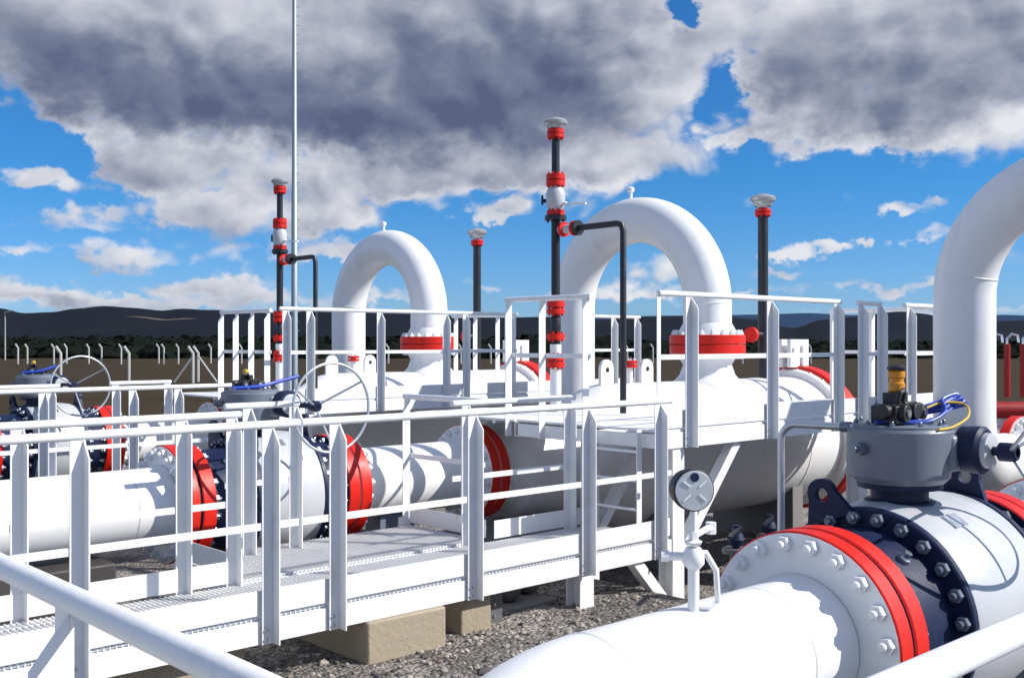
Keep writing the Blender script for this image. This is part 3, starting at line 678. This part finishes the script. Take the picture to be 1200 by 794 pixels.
def post(parent, x, y, z0, z1, ox=1, oy=-1, w=.076, th=.008):
    """steel angle: one leg along the rail, the other standing out at the +ox end with a slanting top"""
    g = MB()
    if oy:
        g.box(x - w / 2, x + w / 2, y - .004, y + .004, z0, z1)
        xs = x + ox * (w / 2 - th / 2); ya, yb = y + oy * .0045, y + oy * w
        g.prism([(xs - th / 2, ya, z0), (xs - th / 2, yb, z0), (xs - th / 2, yb, z1 - .10), (xs - th / 2, ya, z1 - .005)], (th, 0, 0))
    else:
        g.box(x - .004, x + .004, y - w / 2, y + w / 2, z0, z1)
        ys = y - (w / 2 - th / 2); xa, xb = x + ox * .0045, x + ox * w
        g.prism([(xa, ys - th / 2, z0), (xb, ys - th / 2, z0), (xb, ys - th / 2, z1 - .10), (xa, ys - th / 2, z1 - .005)], (0, th, 0))
    o = g.build('post', STEEL, parent, smooth=False)
    if oy:
        for zz in (z0 + .03, z0 + .085):
            b = MB(); b.lathe((x - .015, y + oy * .004, zz), (0, oy, 0), [(0, .013), (.012, .013)], 6); b.build('bolt', GALV, o)
    return o
def guardrail(label, segs, posts, z0, z1, direction='X', line=0.0, oy=-1, ox=1, group=None, mid=None, rr=.025, mid_segs=None):
    """segs = stretches of rail; posts = their positions; line = the fixed coordinate"""
    P = (lambda s: (s, line)) if direction == 'X' else (lambda s: (line, s))
    c = P(segs[0][0]); t = thing('guardrail', label, 'railing', (c[0], c[1], z0), group)
    for a, b in segs:
        g = MB(); g.tube([(*P(a), z1), (*P(b), z1)], rr, 14); g.build('top_rail', STEEL, t)
    mz = mid if mid is not None else (z1 + z0 + .13) / 2
    for a, b in (mid_segs or segs):
        g = MB(); g.bar((*P(a), mz), (*P(b), mz), .012, .042); g.build('mid_rail', STEEL, t, smooth=False)
    for s in posts:
        x, y = P(s); off = .03
        if direction == 'X': post(t, x, y + oy * off * .3, z0, z1 - rr * .6, ox, oy)
        else: post(t, x + ox * off * .3, y, z0, z1 - rr * .6, ox, 0)
    return t
YN, YF = 5.53, 6.42
# lower walkway in front of the middle run
w2 = make_walkway(-4.0, 6.92, YN, YF, LZ, 'white grating walkway with lit edge beam crossing the foreground')
toe(w2, (-4, YN + .006), (6.9, YN + .006), LZ); toe(w2, (-4, YF - .006), (3.5, YF - .006), LZ); toe(w2, (5.75, YF - .006), (6.9, YF - .006), LZ)
guardrail('long white near guardrail of the foreground walkway, posts running to the gauge', [(-4, 3.38), (3.40, 6.9)], [-2.2, -1.0, .25, .95, 2.07, 3.17, 3.63, 4.74, 5.87, 6.72], LZ - .155, LT, 'X', YN - .008, mid=-1.07)
guardrail('white far guardrail left of the valve opening, open tube end', [(-4, 3.49)], [-1.1, .2, .97, 2.07, 3.07, 3.42], LZ - .155, LT, 'X', YF + .008, oy=-1, mid=-1.07)
guardrail('short white guardrail in front of the grey vessel neck', [(5.32, 6.70)], [5.45, 6.6], LZ - .155, LT, 'X', YF + .008, oy=-1, mid=-1.07)
# access platform at the middle valve
wa = make_walkway(3.52, 5.72, YF + .06, 7.48, LZ, 'small grating platform beside the middle valve')
toe(wa, (5.725, YF + .07), (5.725, 7.5), LZ); toe(wa, (3.53, YF + .07), (3.53, 7.48), LZ)
guardrail('short white guardrail right under the middle gearbox', [(3.82, 4.45)], [4.0, 4.40], LZ - .155, LT, 'X', 7.27, mid=-1.07)
guardrail('thin grey guardrail crossing beside the red flange of the vessel', [(YF + .1, 7.6)], [6.75, 7.55], LZ - .155, LT, 'Y', 5.74, ox=-1, mid=-1.0)
# upper platform of the middle run
def upper(y0, x0, x1, depth, label):
    t = make_walkway(x0, x1, y0, y0 + depth, UZ, label, solid=True)
    toe(t, (x0, y0 + .006), (x1, y0 + .006), UZ)
    g = MB(); g.box(x0, x0 + 1.0, y0 + depth + .004, y0 + depth + 1.55, UZ - .02, UZ); g.build('deck_plate', DECK, t, smooth=False)
    for yy in (y0 + depth + .3, y0 + depth + 1.5):
        g = MB(); g.box(x0 + .01, x0 + .99, yy - .02, yy + .02, UZ - .05, UZ - .022); g.build('cross_beam', STEEL, t, smooth=False)
    return t
up2 = upper(YN, 6.78, 12.3, 1.75, 'upper white platform beside the middle vessel, above the gauge')
gr = guardrail('white guardrail on the upper platform in front of the middle U-bend', [(6.74, 9.56)], [7.12, 8.31, 9.46], UZ - .155, UT, 'X', YN - .008, mid=-.12)
g = MB(); g.box(6.72, 6.765, YN - .012, YN - .004, UZ, UT); g.build('end_post', STEEL, gr, smooth=False)
guardrail('very short white guardrail with two posts on the upper platform', [(9.90, 10.36)], [9.93, 10.32], UZ - .155, UT, 'X', YN - .008, mid=-.12)
guardrail('white guardrail running behind the nearest U-bend leg', [(10.88, 12.3)], [10.95, 12.2], UZ - .155, UT, 'X', YN - .008, mid=-.12)
guardrail('white cross guardrail closing the upper platform left of the nearest U-bend', [(YN + .05, 7.24)], [5.75, 6.66, 7.2], UZ - .155, UT, 'Y', 12.29, ox=-1, mid=-.12)
guardrail('white end guardrail of the upper platform beside the tall vent stack', [(6.32, 7.42)], [6.38, 6.92, 7.37], UZ - .155, UT, 'Y', 6.80, ox=-1, mid=-.12)
# third run: the same structures, one bay farther
D3 = RY[2] - RY[1]
w3 = make_walkway(-2.0, 6.6, YN + D3, YF + D3, LZ, 'farther grating walkway in front of the farthest run')
toe(w3, (-2, YN + D3 + .006), (6.6, YN + D3 + .006), LZ)
guardrail('farther white guardrail with the brown field behind it', [(-2, 6.0)], [.4, 1.6, 2.7, 3.74, 4.65, 5.15, 5.9], LZ - .155, LT, 'X', YN + D3 - .25, mid=-1.07)
guardrail('farthest low white guardrail beside the farthest handwheel', [(-2, 4.30)], [1.5, 2.6, 3.55, 4.2], LZ - .155, LT, 'X', YF + D3 - .05, mid=-1.07)
guardrail('short pale guardrail right of the farthest handwheel', [(5.0, 5.75)], [5.06, 5.7], LZ - .155, LT, 'X', YF + D3 + .3, mid=-1.07)
up3 = upper(YN + D3, 6.75, 13.2, 1.75, 'farther upper platform below the farthest U-bend')
guardrail('white guardrail on the farther upper platform below the farthest U-bend', [(6.55, 10.3)], [6.62, 6.95, 7.99, 9.07, 9.42, 10.2], UZ - .155, UT, 'X', YN + D3, mid=-.12)
guardrail('white guardrail seen between the middle U-bend legs', [(11.6, 13.1)], [11.7, 12.45, 13.0], UZ - .155, UT, 'X', YN + D3, mid=-.12)
guardrail('short three-post guardrail between the farthest U-bend and the tall vent stack', [(YN + D3 + .05, YN + D3 + 1.5)], [YN + D3 + .1, YN + D3 + .45, YN + D3 + .95, YN + D3 + 1.4], UZ - .155, UT, 'Y', 10.45, ox=-1, mid=-.12)
guardrail('tall white four-post guardrail standing alone against the dark hills', [(11.75, 13.05)], [11.8, 12.2, 12.6, 13.0], UZ - .155, UT, 'Y', 6.80, ox=-1, mid=-.12)
# the walkway the picture is taken from
wc = make_walkway(.80, 6.0, -.55, .72, LZ, 'near grating walkway along the nearest pipe')
wd = make_walkway(-.62, .76, -.55, 5.48, LZ, 'near grating walkway crossing towards the long walkway')
guardrail('near handrail running down across the lower left corner', [(.72, 5.2)], [2.03, 3.6, 5.0], LZ - .155, LT, 'Y', .748, ox=-1, mid=-1.07, mid_segs=[(3.7, 5.0)])
guardrail('near handrail crossing the lower right corner', [(.75, 5.6)], [2.6, 4.2, 5.5], LZ - .155, LT, 'X', .726, mid=-1.07, mid_segs=[(2.6, 5.5)])

# steps between the walkway and the upper platform
def steps(dy, dx, label):
    t = thing('step_ladder', label, 'ladder', (6.5 + dx, 5.95 + dy, LZ))
    for y in (5.72, 6.24):
        g = MB(); g.box(6.70 + dx, 6.76 + dx, y - .005, y + .005, LZ, UZ - .0); g.build('stile', STEEL, t, smooth=False)
    for i, z in enumerate((-1.385, -1.146, -.905)):
        g = MB(); g.cyl((6.73 + dx, 5.725 + dy, z), (6.73 + dx, 6.235 + dy, z), .012, 8); g.build('rung', STEEL, t)
    return t
steps(0, 0, 'short white step ladder between the foreground walkway and the upper platform')
# columns, knee braces
def column(x, y, z1, label, w=.14, braces=()):
    t = thing('support_column', label, 'column', (x, y, GZ))
    g = MB(); g.box(x - w / 2, x + w / 2, y - w / 2, y - w / 2 + .012, GZ, z1); g.box(x - w / 2, x + w / 2, y + w / 2 - .012, y + w / 2, GZ, z1); g.box(x - .005, x + .005, y - w / 2 + .012, y + w / 2 - .012, GZ, z1)
    g.build('shaft', STEEL, t, smooth=False)
    g = MB(); g.box(x - .13, x + .13, y - .13, y + .13, GZ - .02, GZ + .02); g.build('base_plate', STEEL, t, smooth=False)
    for b0, b1 in braces:
        g = MB(); g.bar(b0, b1, .09, .09); g.build('knee_brace', STEEL, t, smooth=False)
    return t
column(7.03, 5.62, UZ - .157, 'white column carrying the upper platform beside the gauge', .15, [((7.10, 5.62, -1.80), (7.92, 5.62, UZ - .16)), ((6.95, 5.60, -2.20), (6.52, 5.60, LZ - .157))])
column(7.03, 6.55, UZ - .157, 'rear white column behind the step ladder', .12, [((7.0, 6.55, -1.95), (6.5, 6.40, LZ - .157)), ((7.09, 6.55, -1.75), (7.8, 6.55, UZ - .16))])
column(5.93, 5.63, LZ - .157, 'white column under the foreground walkway above the near pipe', .15)
column(10.05, 5.62, UZ - .157, 'white column of the upper platform behind the big near gearbox', .15)
column(1.2, 5.63, LZ - .157, 'white column under the left end of the foreground walkway', .15)
column(11.6, 5.62, UZ - .157, 'white column of the upper platform behind the nearest U-bend', .15)
for x, lab in ((2.0, 'pale column of the farther walkway, left one'), (6.9, 'pale column under the farther upper platform')):
    column(x, YN + D3 + .1, (LZ if x < 6 else UZ) - .157, lab, .14)

# concrete footings under the middle run
def footing(x0, x1, y0, y1, z1, label, m=CONC):
    g = MB(); g.box(x0, x1, y0, y1, GZ - .1, z1); o = g.build('concrete_footing', m, None, bevel=.015)
    return tag(o, label, 'footing')
footing(3.87, 4.50, YN - .03, YF + .05, LZ - .158, 'tan concrete plinth under the foreground walkway, its near end sunlit')
footing(4.74, 5.02, YN + .10, YF + .05, LZ - .158, 'narrow tan concrete plinth right of the sunlit one')
footing(2.3, 3.1, YN + .12, YF + .05, LZ - .158, 'concrete plinth under the left part of the foreground walkway')
footing(4.3, 4.9, 7.6, 8.6, -1.80, 'concrete footing right below the middle valve')
footing(7.25, 7.75, 7.3, 8.9, AZ - .53, 'grey concrete footing under the vessel neck', DCONC)
footing(4.6, 5.3, 2.15, 2.95, -1.86, 'grey concrete footing below the big near valve', DCONC)
footing(4.6, 5.3, 13.1, 14.3, -1.80, 'concrete footing below the farthest valve')
footing(2.36, 3.2, 7.75, 8.45, AZ - .34, 'dark pedestal below the left part of the middle inlet pipe', mat('dark_support_paint', (.05, .045, .045), .6, var=.2))
# pipes under the walkway
def dark_post():
    t = thing('steel_stub', 'dark steel stub column between the concrete plinths', 'column', (5.12, 5.75, BZ))
    g = MB(); g.box(5.06, 5.18, 5.69, 5.70, BZ, LZ - .157); g.box(5.06, 5.18, 5.80, 5.81, BZ, LZ - .157); g.box(5.116, 5.124, 5.70, 5.80, BZ, LZ - .157); g.build('shaft', DGREY, t, smooth=False)
    for i in range(3):
        b = MB(); b.lathe((5.10, 5.69, BZ + .06 + .08 * i), (0, -1, 0), [(0, .012), (.01, .012)], 6); b.build('bolt', GALV, t)
def low_pipe():
    t = thing('drain_pipe', 'dark capped drain pipes lying under the walkway beside a footing', 'pipe', (5.7, 6.2, GZ))
    for dx in (0, .30):
        g = MB(); g.lathe((5.55 + dx, 5.95 + dx * .3, -1.88), (0, 1, 0), [(0, .05), (.02, .09), (.05, .115), (.5, .115)], 24); g.build('barrel', DGREY, t)
    g = MB(); g.box(5.26, 5.92, 5.84, 6.45, BZ - .1, -1.996); g.build('plinth', DCONC, t, bevel=.01)
    return t
DGREY = mat('dark_grey_paint', (.11, .115, .12), .5, var=.15)
low_pipe(); dark_post()
def standpipe(x, y, z1, label):
    t = thing('drain_valve', label, 'valve', (x, y, GZ))
    g = MB(); g.cyl((x, y, GZ), (x, y, z1), .05, 14); g.lathe((x, y, z1 - .12), (0, 0, 1), [(0, .09), (.03, .09)], 16); g.lathe((x, y, z1), (0, 0, 1), [(0, .11), (.04, .11)], 16); g.build('standpipe', DGREY, t)
    g = MB(); g.cyl((x, y, z1 + .04), (x, y, z1 + .22), .03, 10); g.lathe((x, y, z1 + .06), (0, 0, 1), [(0, .05), (.05, .07), (.10, .05)], 12); s = g.build('bonnet', NAVY, t)
    g = MB(); g.bar((x - .3, y - .15, z1 + .18), (x + .05, y, z1 + .2), .03, .015); g.build('lever', BLACK, s)
    return t
standpipe(7.95, 5.28, -1.72, 'dark drain valve with lever standing left of the conduit')
standpipe(7.0, 4.95, -1.66, 'dark drain valve low beside the gauge stem')
def drain_line():
    t = thing('drain_line', 'thin white drain line lying on the gravel behind the gauge', 'pipe', (7.5, 4.7, GZ))
    g = MB(); g.tube([(5.4, 4.2, GZ + .12), (7.3, 4.6, GZ + .14), (8.1, 5.05, GZ + .14), (9.6, 5.3, GZ + .14)], .04, 12); g.build('pipe', LGREY, t)
    g = MB(); 
    for x, y in ((6.2, 4.37), (8.8, 5.17)): g.box(x - .06, x + .06, y - .06, y + .06, GZ, GZ + .09)
    g.build('sleeper', DCONC, t)
drain_line()

# ---------------------------------------------------------------- pressure gauge on the near pipe
def gauge():
    x, y = 3.26, 2.50; zp = AZ + .272
    t = thing('pressure_gauge', 'round silver pressure gauge on a white stem on the near pipe', 'gauge', (x, y, zp - .01))
    n = Vector((-.55, -.83, .02)).normalized(); c = Vector((x - .03, y - .01, -.555))
    g = MB(); g.lathe(c - n * .05, n, [(0, .055), (.005, .072), (.055, .075), (.06, .080), (.085, .080), (.09, .075)], 36); case = g.build('case', RUB, t, sharp=30)
    g = MB(); g.lathe(c + n * .041, n, [(0, .074), (.004, .071), (.006, .0)], 36); dial = g.build('dial', DIAL, case)
    e1 = n.cross(Vector((0, 0, 1))).normalized(); e2 = e1.cross(n)
    for a in (40, 140, 220, 320):
        d = e1 * math.cos(R_(a)) + e2 * math.sin(R_(a)); s = MB(); s.bar(c + n * .049 + d * .022, c + n * .049 + d * .058, .006, .003, up=n); s.build('mark', WHITE, dial)
    s = MB(); s.lathe(c + n * .046 + e2 * .05, n, [(0, .017), (.004, .017)], 14); s.build('vent_spot', NAVY, dial)
    g = MB(); g.cyl((x, y, -.62), (x, y, -.76), .014, 12); g.lathe((x, y, -.77), (0, 0, 1), [(0, .03), (.012, .036), (.02, .02), (.05, .02)], 6)
    g.lathe((x, y, -.86), (0, 0, 1), [(0, .025), (.02, .042), (.055, .042), (.08, .028)], 16); g.cyl((x, y, -.86), (x, y, zp - .01), .022, 14)
    g.build('stem', STEEL, t)
    g = MB(); g.cyl((x, y, -.815), (x - .06, y + .07, -.815), .016, 10); g.lathe((x - .06, y + .07, -.815), (-.65, .76, 0), [(0, .022), (.03, .022)], 8); g.build('needle_valve', STEEL, t)
    g = MB(); g.tube([(x + .01, y - .01, -.80), (x + .035, y - .03, -.80), (x + .075, y - .05, -.87), (x + .08, y - .055, -.99), (x + .05, y - .04, -1.005), (x - .01, y, -1.0)], .012, 8); g.build('side_tube', STEEL, t)
    g = MB(); g.tube([(x + .005, y + .005, -.74), (x + .10, y + .01, -.72), (x + .16, y + .03, -.73)], .012, 8); g.lathe((x + .15, y + .03, -.75), (0, 0, 1), [(0, .022), (.045, .022)], 6); g.build('bleed_tap', STEEL, t)
DIAL = mat('silver_dial', (.58, .61, .64), .34, .5, var=.1)
gauge()

# ---------------------------------------------------------------- instruments and cables on the gearboxes
def indicator(top, label, big=True):
    x, y, z = top; x -= .04; t = thing('position_indicator', label, 'instrument', (x, y, z))
    k = 1.0 if big else .8
    g = MB(); q = lambda x0, x1, y0, y1, z0, z1: g.box(x + x0 * k, x + x1 * k, y + y0 * k, y + y1 * k, z + z0 * k, z + z1 * k)
    q(-.13, .0, -.07, .06, 0, .085); q(.0, .125, -.05, .05, .01, .10); q(-.055, .05, -.04, .04, .09, .145); q(-.16, -.12, -.03, .03, .02, .07)
    for cx, cz, rr in ((-.07, .05, .042), (.03, .055, .04), (.10, .05, .036)):
        g.cyl((x + cx * k, y - .10 * k, z + cz * k), (x + cx * k, y + .07 * k, z + cz * k), rr * k, 14)
    g.cyl((x - .17 * k, y - .02, z + .06 * k), (x + .17 * k, y - .04, z + .06 * k), .034 * k, 12)
    g.tube([(x - .1 * k, y - .06, z + .1 * k), (x - .09 * k, y - .07, z + .15 * k), (x - .03 * k, y - .06, z + .16 * k), (x, y - .03, z + .1 * k)], .014 * k, 8)
    m = g.build('manifold', RUB, t, bevel=.006)
    for px, pz in ((-.07, .05), (.10, .05)):
        g = MB(); g.lathe((x + px * k, y - .101 * k, z + pz * k), (0, -1, 0), [(0, .018 * k), (.008, .018 * k)], 12); g.build('port', CHROME, m)
    if big:
        g = MB(); g.lathe((x + .01, y, z + .14), (0, 0, 1), [(0, .026), (.015, .040), (.05, .040), (.055, .034), (.075, .034), (.08, .041), (.105, .041), (.115, .03)], 18); g.build('housing', AMBER, t)
        g = MB(); g.lathe((x + .01, y, z + .255), (0, 0, 1), [(0, .044), (.012, .046), (.024, .03), (.028, 0)], 16); g.build('lid', RUB, t)
        g = MB(); g.box(x + .055, x + .10, y - .03, y + .02, z + .101, z + .13); g.build('tag', WHITE, m)
    else:
        g = MB(); g.lathe((x - .01, y, z + .115), (0, 0, 1), [(0, .02), (.02, .026), (.045, .022), (.05, 0)], 14); g.build('housing', YEL, t)
    return t
ind1 = indicator(top1, 'black and amber indicator on top of the big near gearbox')
ind2 = indicator(top2, 'small black indicator on top of the middle gearbox', False)
dup(ind2, (.16, D3, 0), 'black indicator on top of the farthest gearbox')
def cable(pts, r, m, label, name='cable'):
    # Catmull-Rom through the points
    P = [Vector(p) for p in pts]; out = []
    for i in range(len(P) - 1):
        p0, p1, p2, p3 = P[max(0, i - 1)], P[i], P[i + 1], P[min(len(P) - 1, i + 2)]
        for k in range(8):
            t = k / 8; out.append(.5 * ((2 * p1) + (p2 - p0) * t + (2 * p0 - 5 * p1 + 4 * p2 - p3) * t * t + (3 * p1 - p0 - 3 * p2 + p3) * t ** 3))
    out.append(P[-1]); g = MB(); g.tube(out, r, 8); return tag(g.build(name, m, None), label, 'cable')
tx, ty, tz = top1
for i, w in enumerate(('lowest', 'second from below', 'third from below', 'uppermost')):
    o = .016 * i
    cable([(tx - .20 + o, ty + .02 - o, tz + .010), (tx - .02, ty - .10 - o, tz + .010), (tx + .08 + o, ty - .14 - o * .6, tz + .015 + o * .8), (tx + .19, ty - .15 + o * .5, tz + .05 + o * 1.2), (tx + .30 - o * .4, ty - .16 + o * .3, tz + .085 + o), (tx + .285, ty - .20 + o, tz + .08 + o * .9), (tx + .15, ty - .07 - o * .5, tz + .04 + o), (tx + .03, ty - .06 + o, tz + .05)], .0075, BLUE,
          'blue cable looping right of the amber indicator, %s of the bundle' % w)
cable([(tx + .05, ty - .07, tz + .05), (tx + .18, ty - .12, tz + .09), (tx + .27, ty - .20, tz + .085), (tx + .20, ty - .25, tz + .03), (tx + .04, ty - .25, tz - .012), (tx - .08, ty - .235, tz - .02)], .006, YEL, 'thin yellow cable hanging over the rim of the near gearbox')
tx, ty, tz = top2
cable([(tx - .20, ty - .05, tz + .01), (tx, ty - .11, tz + .02), (tx + .16, ty - .12, tz + .05), (tx + .38, ty - .13, tz + .10)], .016, BLUE, 'blue cable on the middle gearbox pointing at the handwheel')
cable([(tx - .20 + .16, ty - .05 + D3, tz + .02), (tx + .16, ty - .12 + D3, tz + .04), (tx + .34, ty - .13 + D3, tz + .10)], .016, BLUE, 'blue cable on the farthest gearbox')
def conduit():
    x, y, z = top1; t = thing('conduit', 'bent galvanised conduit rising left of the big near gearbox', 'conduit', (x - .02, 3.13, GZ))
    c0 = Vector((4.78, 3.10, -.42))
    p = [(c0.x, c0.y, GZ), (c0.x, c0.y, -.52)] + arc((c0.x, c0.y - .09, -.51), (0, 1, 0), (0, 0, 1), .09, 0, PI / 2, 8) + [(c0.x + .02, ty1 - .02, -.415), (c0.x + .10, ty1 - .17, -.41)]
    g = MB(); g.tube(p, .019, 14); g.build('pipe', GALV, t)
    g = MB(); g.lathe((c0.x + .012, 2.76, -.418), (0.05, -1, 0), [(0, .027), (.05, .027)], 12); g.build('coupling', NUT, t)
    return t
ty1 = top1[1]
conduit()

# ---------------------------------------------------------------- things at the right edge
def header():
    t = thing('header_pipe', 'white header pipe end with dark red flange right of the nearest U-bend leg', 'pipe', (12.2, 5.6, GZ))
    g = MB(); g.cyl((12.2, 4.9, AZ), (12.2, 6.6, AZ), PR, 40); g.build('pipe', WHITE, t)
    f = flange(t, (12.2, 4.92, AZ), (0, -1, 0), FR, .115, RED, LGREY); bolts(f, 12.2, 4.805, AZ, .41, NB, WNUT, -1, .034, 'Y')
    g = MB(); g.box(12.0, 12.4, 5.4, 5.7, GZ, AZ - PR); g.build('pipe_support', DCONC, t, bevel=.01)
header()
DRED = mat('dark_red_paint', (.30, .012, .010), .45, var=.15, spec=.35, dirt=(.12, .02, .02), dirt_amt=.4, dscale=8)
def red_actuator():
    x, y = 14.35, 5.85; t = thing('valve_actuator', 'red valve actuator with upright red cylinders beyond the nearest U-bend', 'actuator', (x, y, GZ))
    g = MB(); g.lathe((x - .4, y + .1, -.88), (.75, -.66, 0), [(0, .07), (.02, .11), (.5, .11), (.52, .14), (.58, .14), (.6, .11), (1.1, .11), (1.12, .08)], 24); g.build('barrel', DRED, t)
    for i in range(3):
        px, py = x - .2 + i * .16, y + .13 - i * .14
        g = MB(); g.cyl((px, py, -.72), (px, py, -.02), .04, 14); c = g.build('cylinder', DRED, t)
        h = MB(); h.tube([(px, py, -.03), (px, py, .05), (px + .05, py - .04, .11), (px + .11, py - .09, .09), (px + .12, py - .10, .0)], .018, 8); h.build('hose', CHROME, c)
    g = MB(); g.cyl((x, y, GZ), (x, y, -.98), .12, 20); g.lathe((x, y, -1.4), (0, 0, 1), [(0, .3), (.3, .3)], 20); g.build('pedestal', LGREY, t)
red_actuator()

# ---------------------------------------------------------------- mast, lamp post, fence posts
def mast():
    u = (345 - 600) / FPX; x, y = view(u, 46); t = thing('radio_mast', 'tall thin steel mast rising out of the picture top', 'mast', (x, y, GZ))
    g = MB(); g.lathe((x, y, GZ), (0, 0, 1), [(0, .15), (9, .125), (9.02, .11), (24, .075)], 14); g.build('pole', POLE, t)
    pg = MB(); pg.cyl((0, 0, -EYE), (.17, -.16, -EYE), .012, 6); base = pg.build('step_peg', GALV, None)
    me = base.data; bpy.data.objects.remove(base)
    for i in range(44):
        o = bpy.data.objects.new('step_peg', me); C.objects.link(o); o.parent = t; o.location = (0, 0, 3 + i * .4)
    g = MB(); g.box(x - .4, x + .4, y - .4, y + .4, GZ - .1, GZ + .1); g.build('foot', DCONC, t)
mast()
def lamp_post():
    u = (6 - 600) / FPX; x, y = view(u, 150); t = thing('lamp_post', 'thin far lamp post at the left picture edge', 'lamp post', (x, y, GZ))
    g = MB(); g.cyl((x, y, GZ), (x, y, 4.2), .11, 8, .07); g.build('pole', POSTC, t)
    g = MB(); g.bar((x - .1, y + .1, 4.2), (x + .9, y - .9, 4.5), .25, .12); g.build('lamp_head', POSTC, t)
lamp_post()
def fence_posts():
    rnd = random.Random(3)
    def mk(x, y, h, lab, grp, w=.09):
        g = MB(); s = view(.0, 1); lx, ly = -RGT[0], -RGT[1]
        g.tube([(x, y, GZ - .1), (x, y, GZ + h - .42), (x + lx * .10, y + ly * .10, GZ + h - .3), (x + lx * .30, y + ly * .30, GZ + h)], w, 8)
        o = g.build('fence_post', POSTC, None); return tag(o, lab, 'post', grp)
    near = [(71, 66), (151, 66), (226, 66), (232, 68)]
    labs = ['tall bent-top fence post left of the farthest handwheel', 'tall bent-top fence post right of the farthest handwheel', 'left of two close braced fence posts', 'right of two close braced fence posts']
    for (px, F), lab in zip(near, labs):
        x, y = view((px - 600) / FPX, F); mk(x, y, 2.25, lab, 'bent-top fence posts in the field', .10)
    for i, (dx, dl) in enumerate(((-1, 'left'), (1, 'right'))):
        x, y = view((229 - 600) / FPX, 67); a = Vector((x, y, -.9)); 
        g = MB(); g.cyl(a + Vector((dx * RGT[0] * .2, dx * RGT[1] * .2, 0)), (x + dx * RGT[0] * 1.35, y + dx * RGT[1] * 1.35, GZ), .07, 8)
        tag(g.build('fence_brace', POSTC, None), 'slanting %s brace of the two close fence posts' % dl, 'brace')
    for px in (21, 32, 63, 78, 104, 119, 142, 186, 192, 209, 247, 283, 455, 540, 575, 612, 735, 765, 870, 950, 1020):
        x, y = view((px - 600) / FPX, 125 + rnd.uniform(-3, 3)); mk(x, y, 2.3, 'small far fence post in the row along the field edge', 'far row of fence posts', .11)
fence_posts()
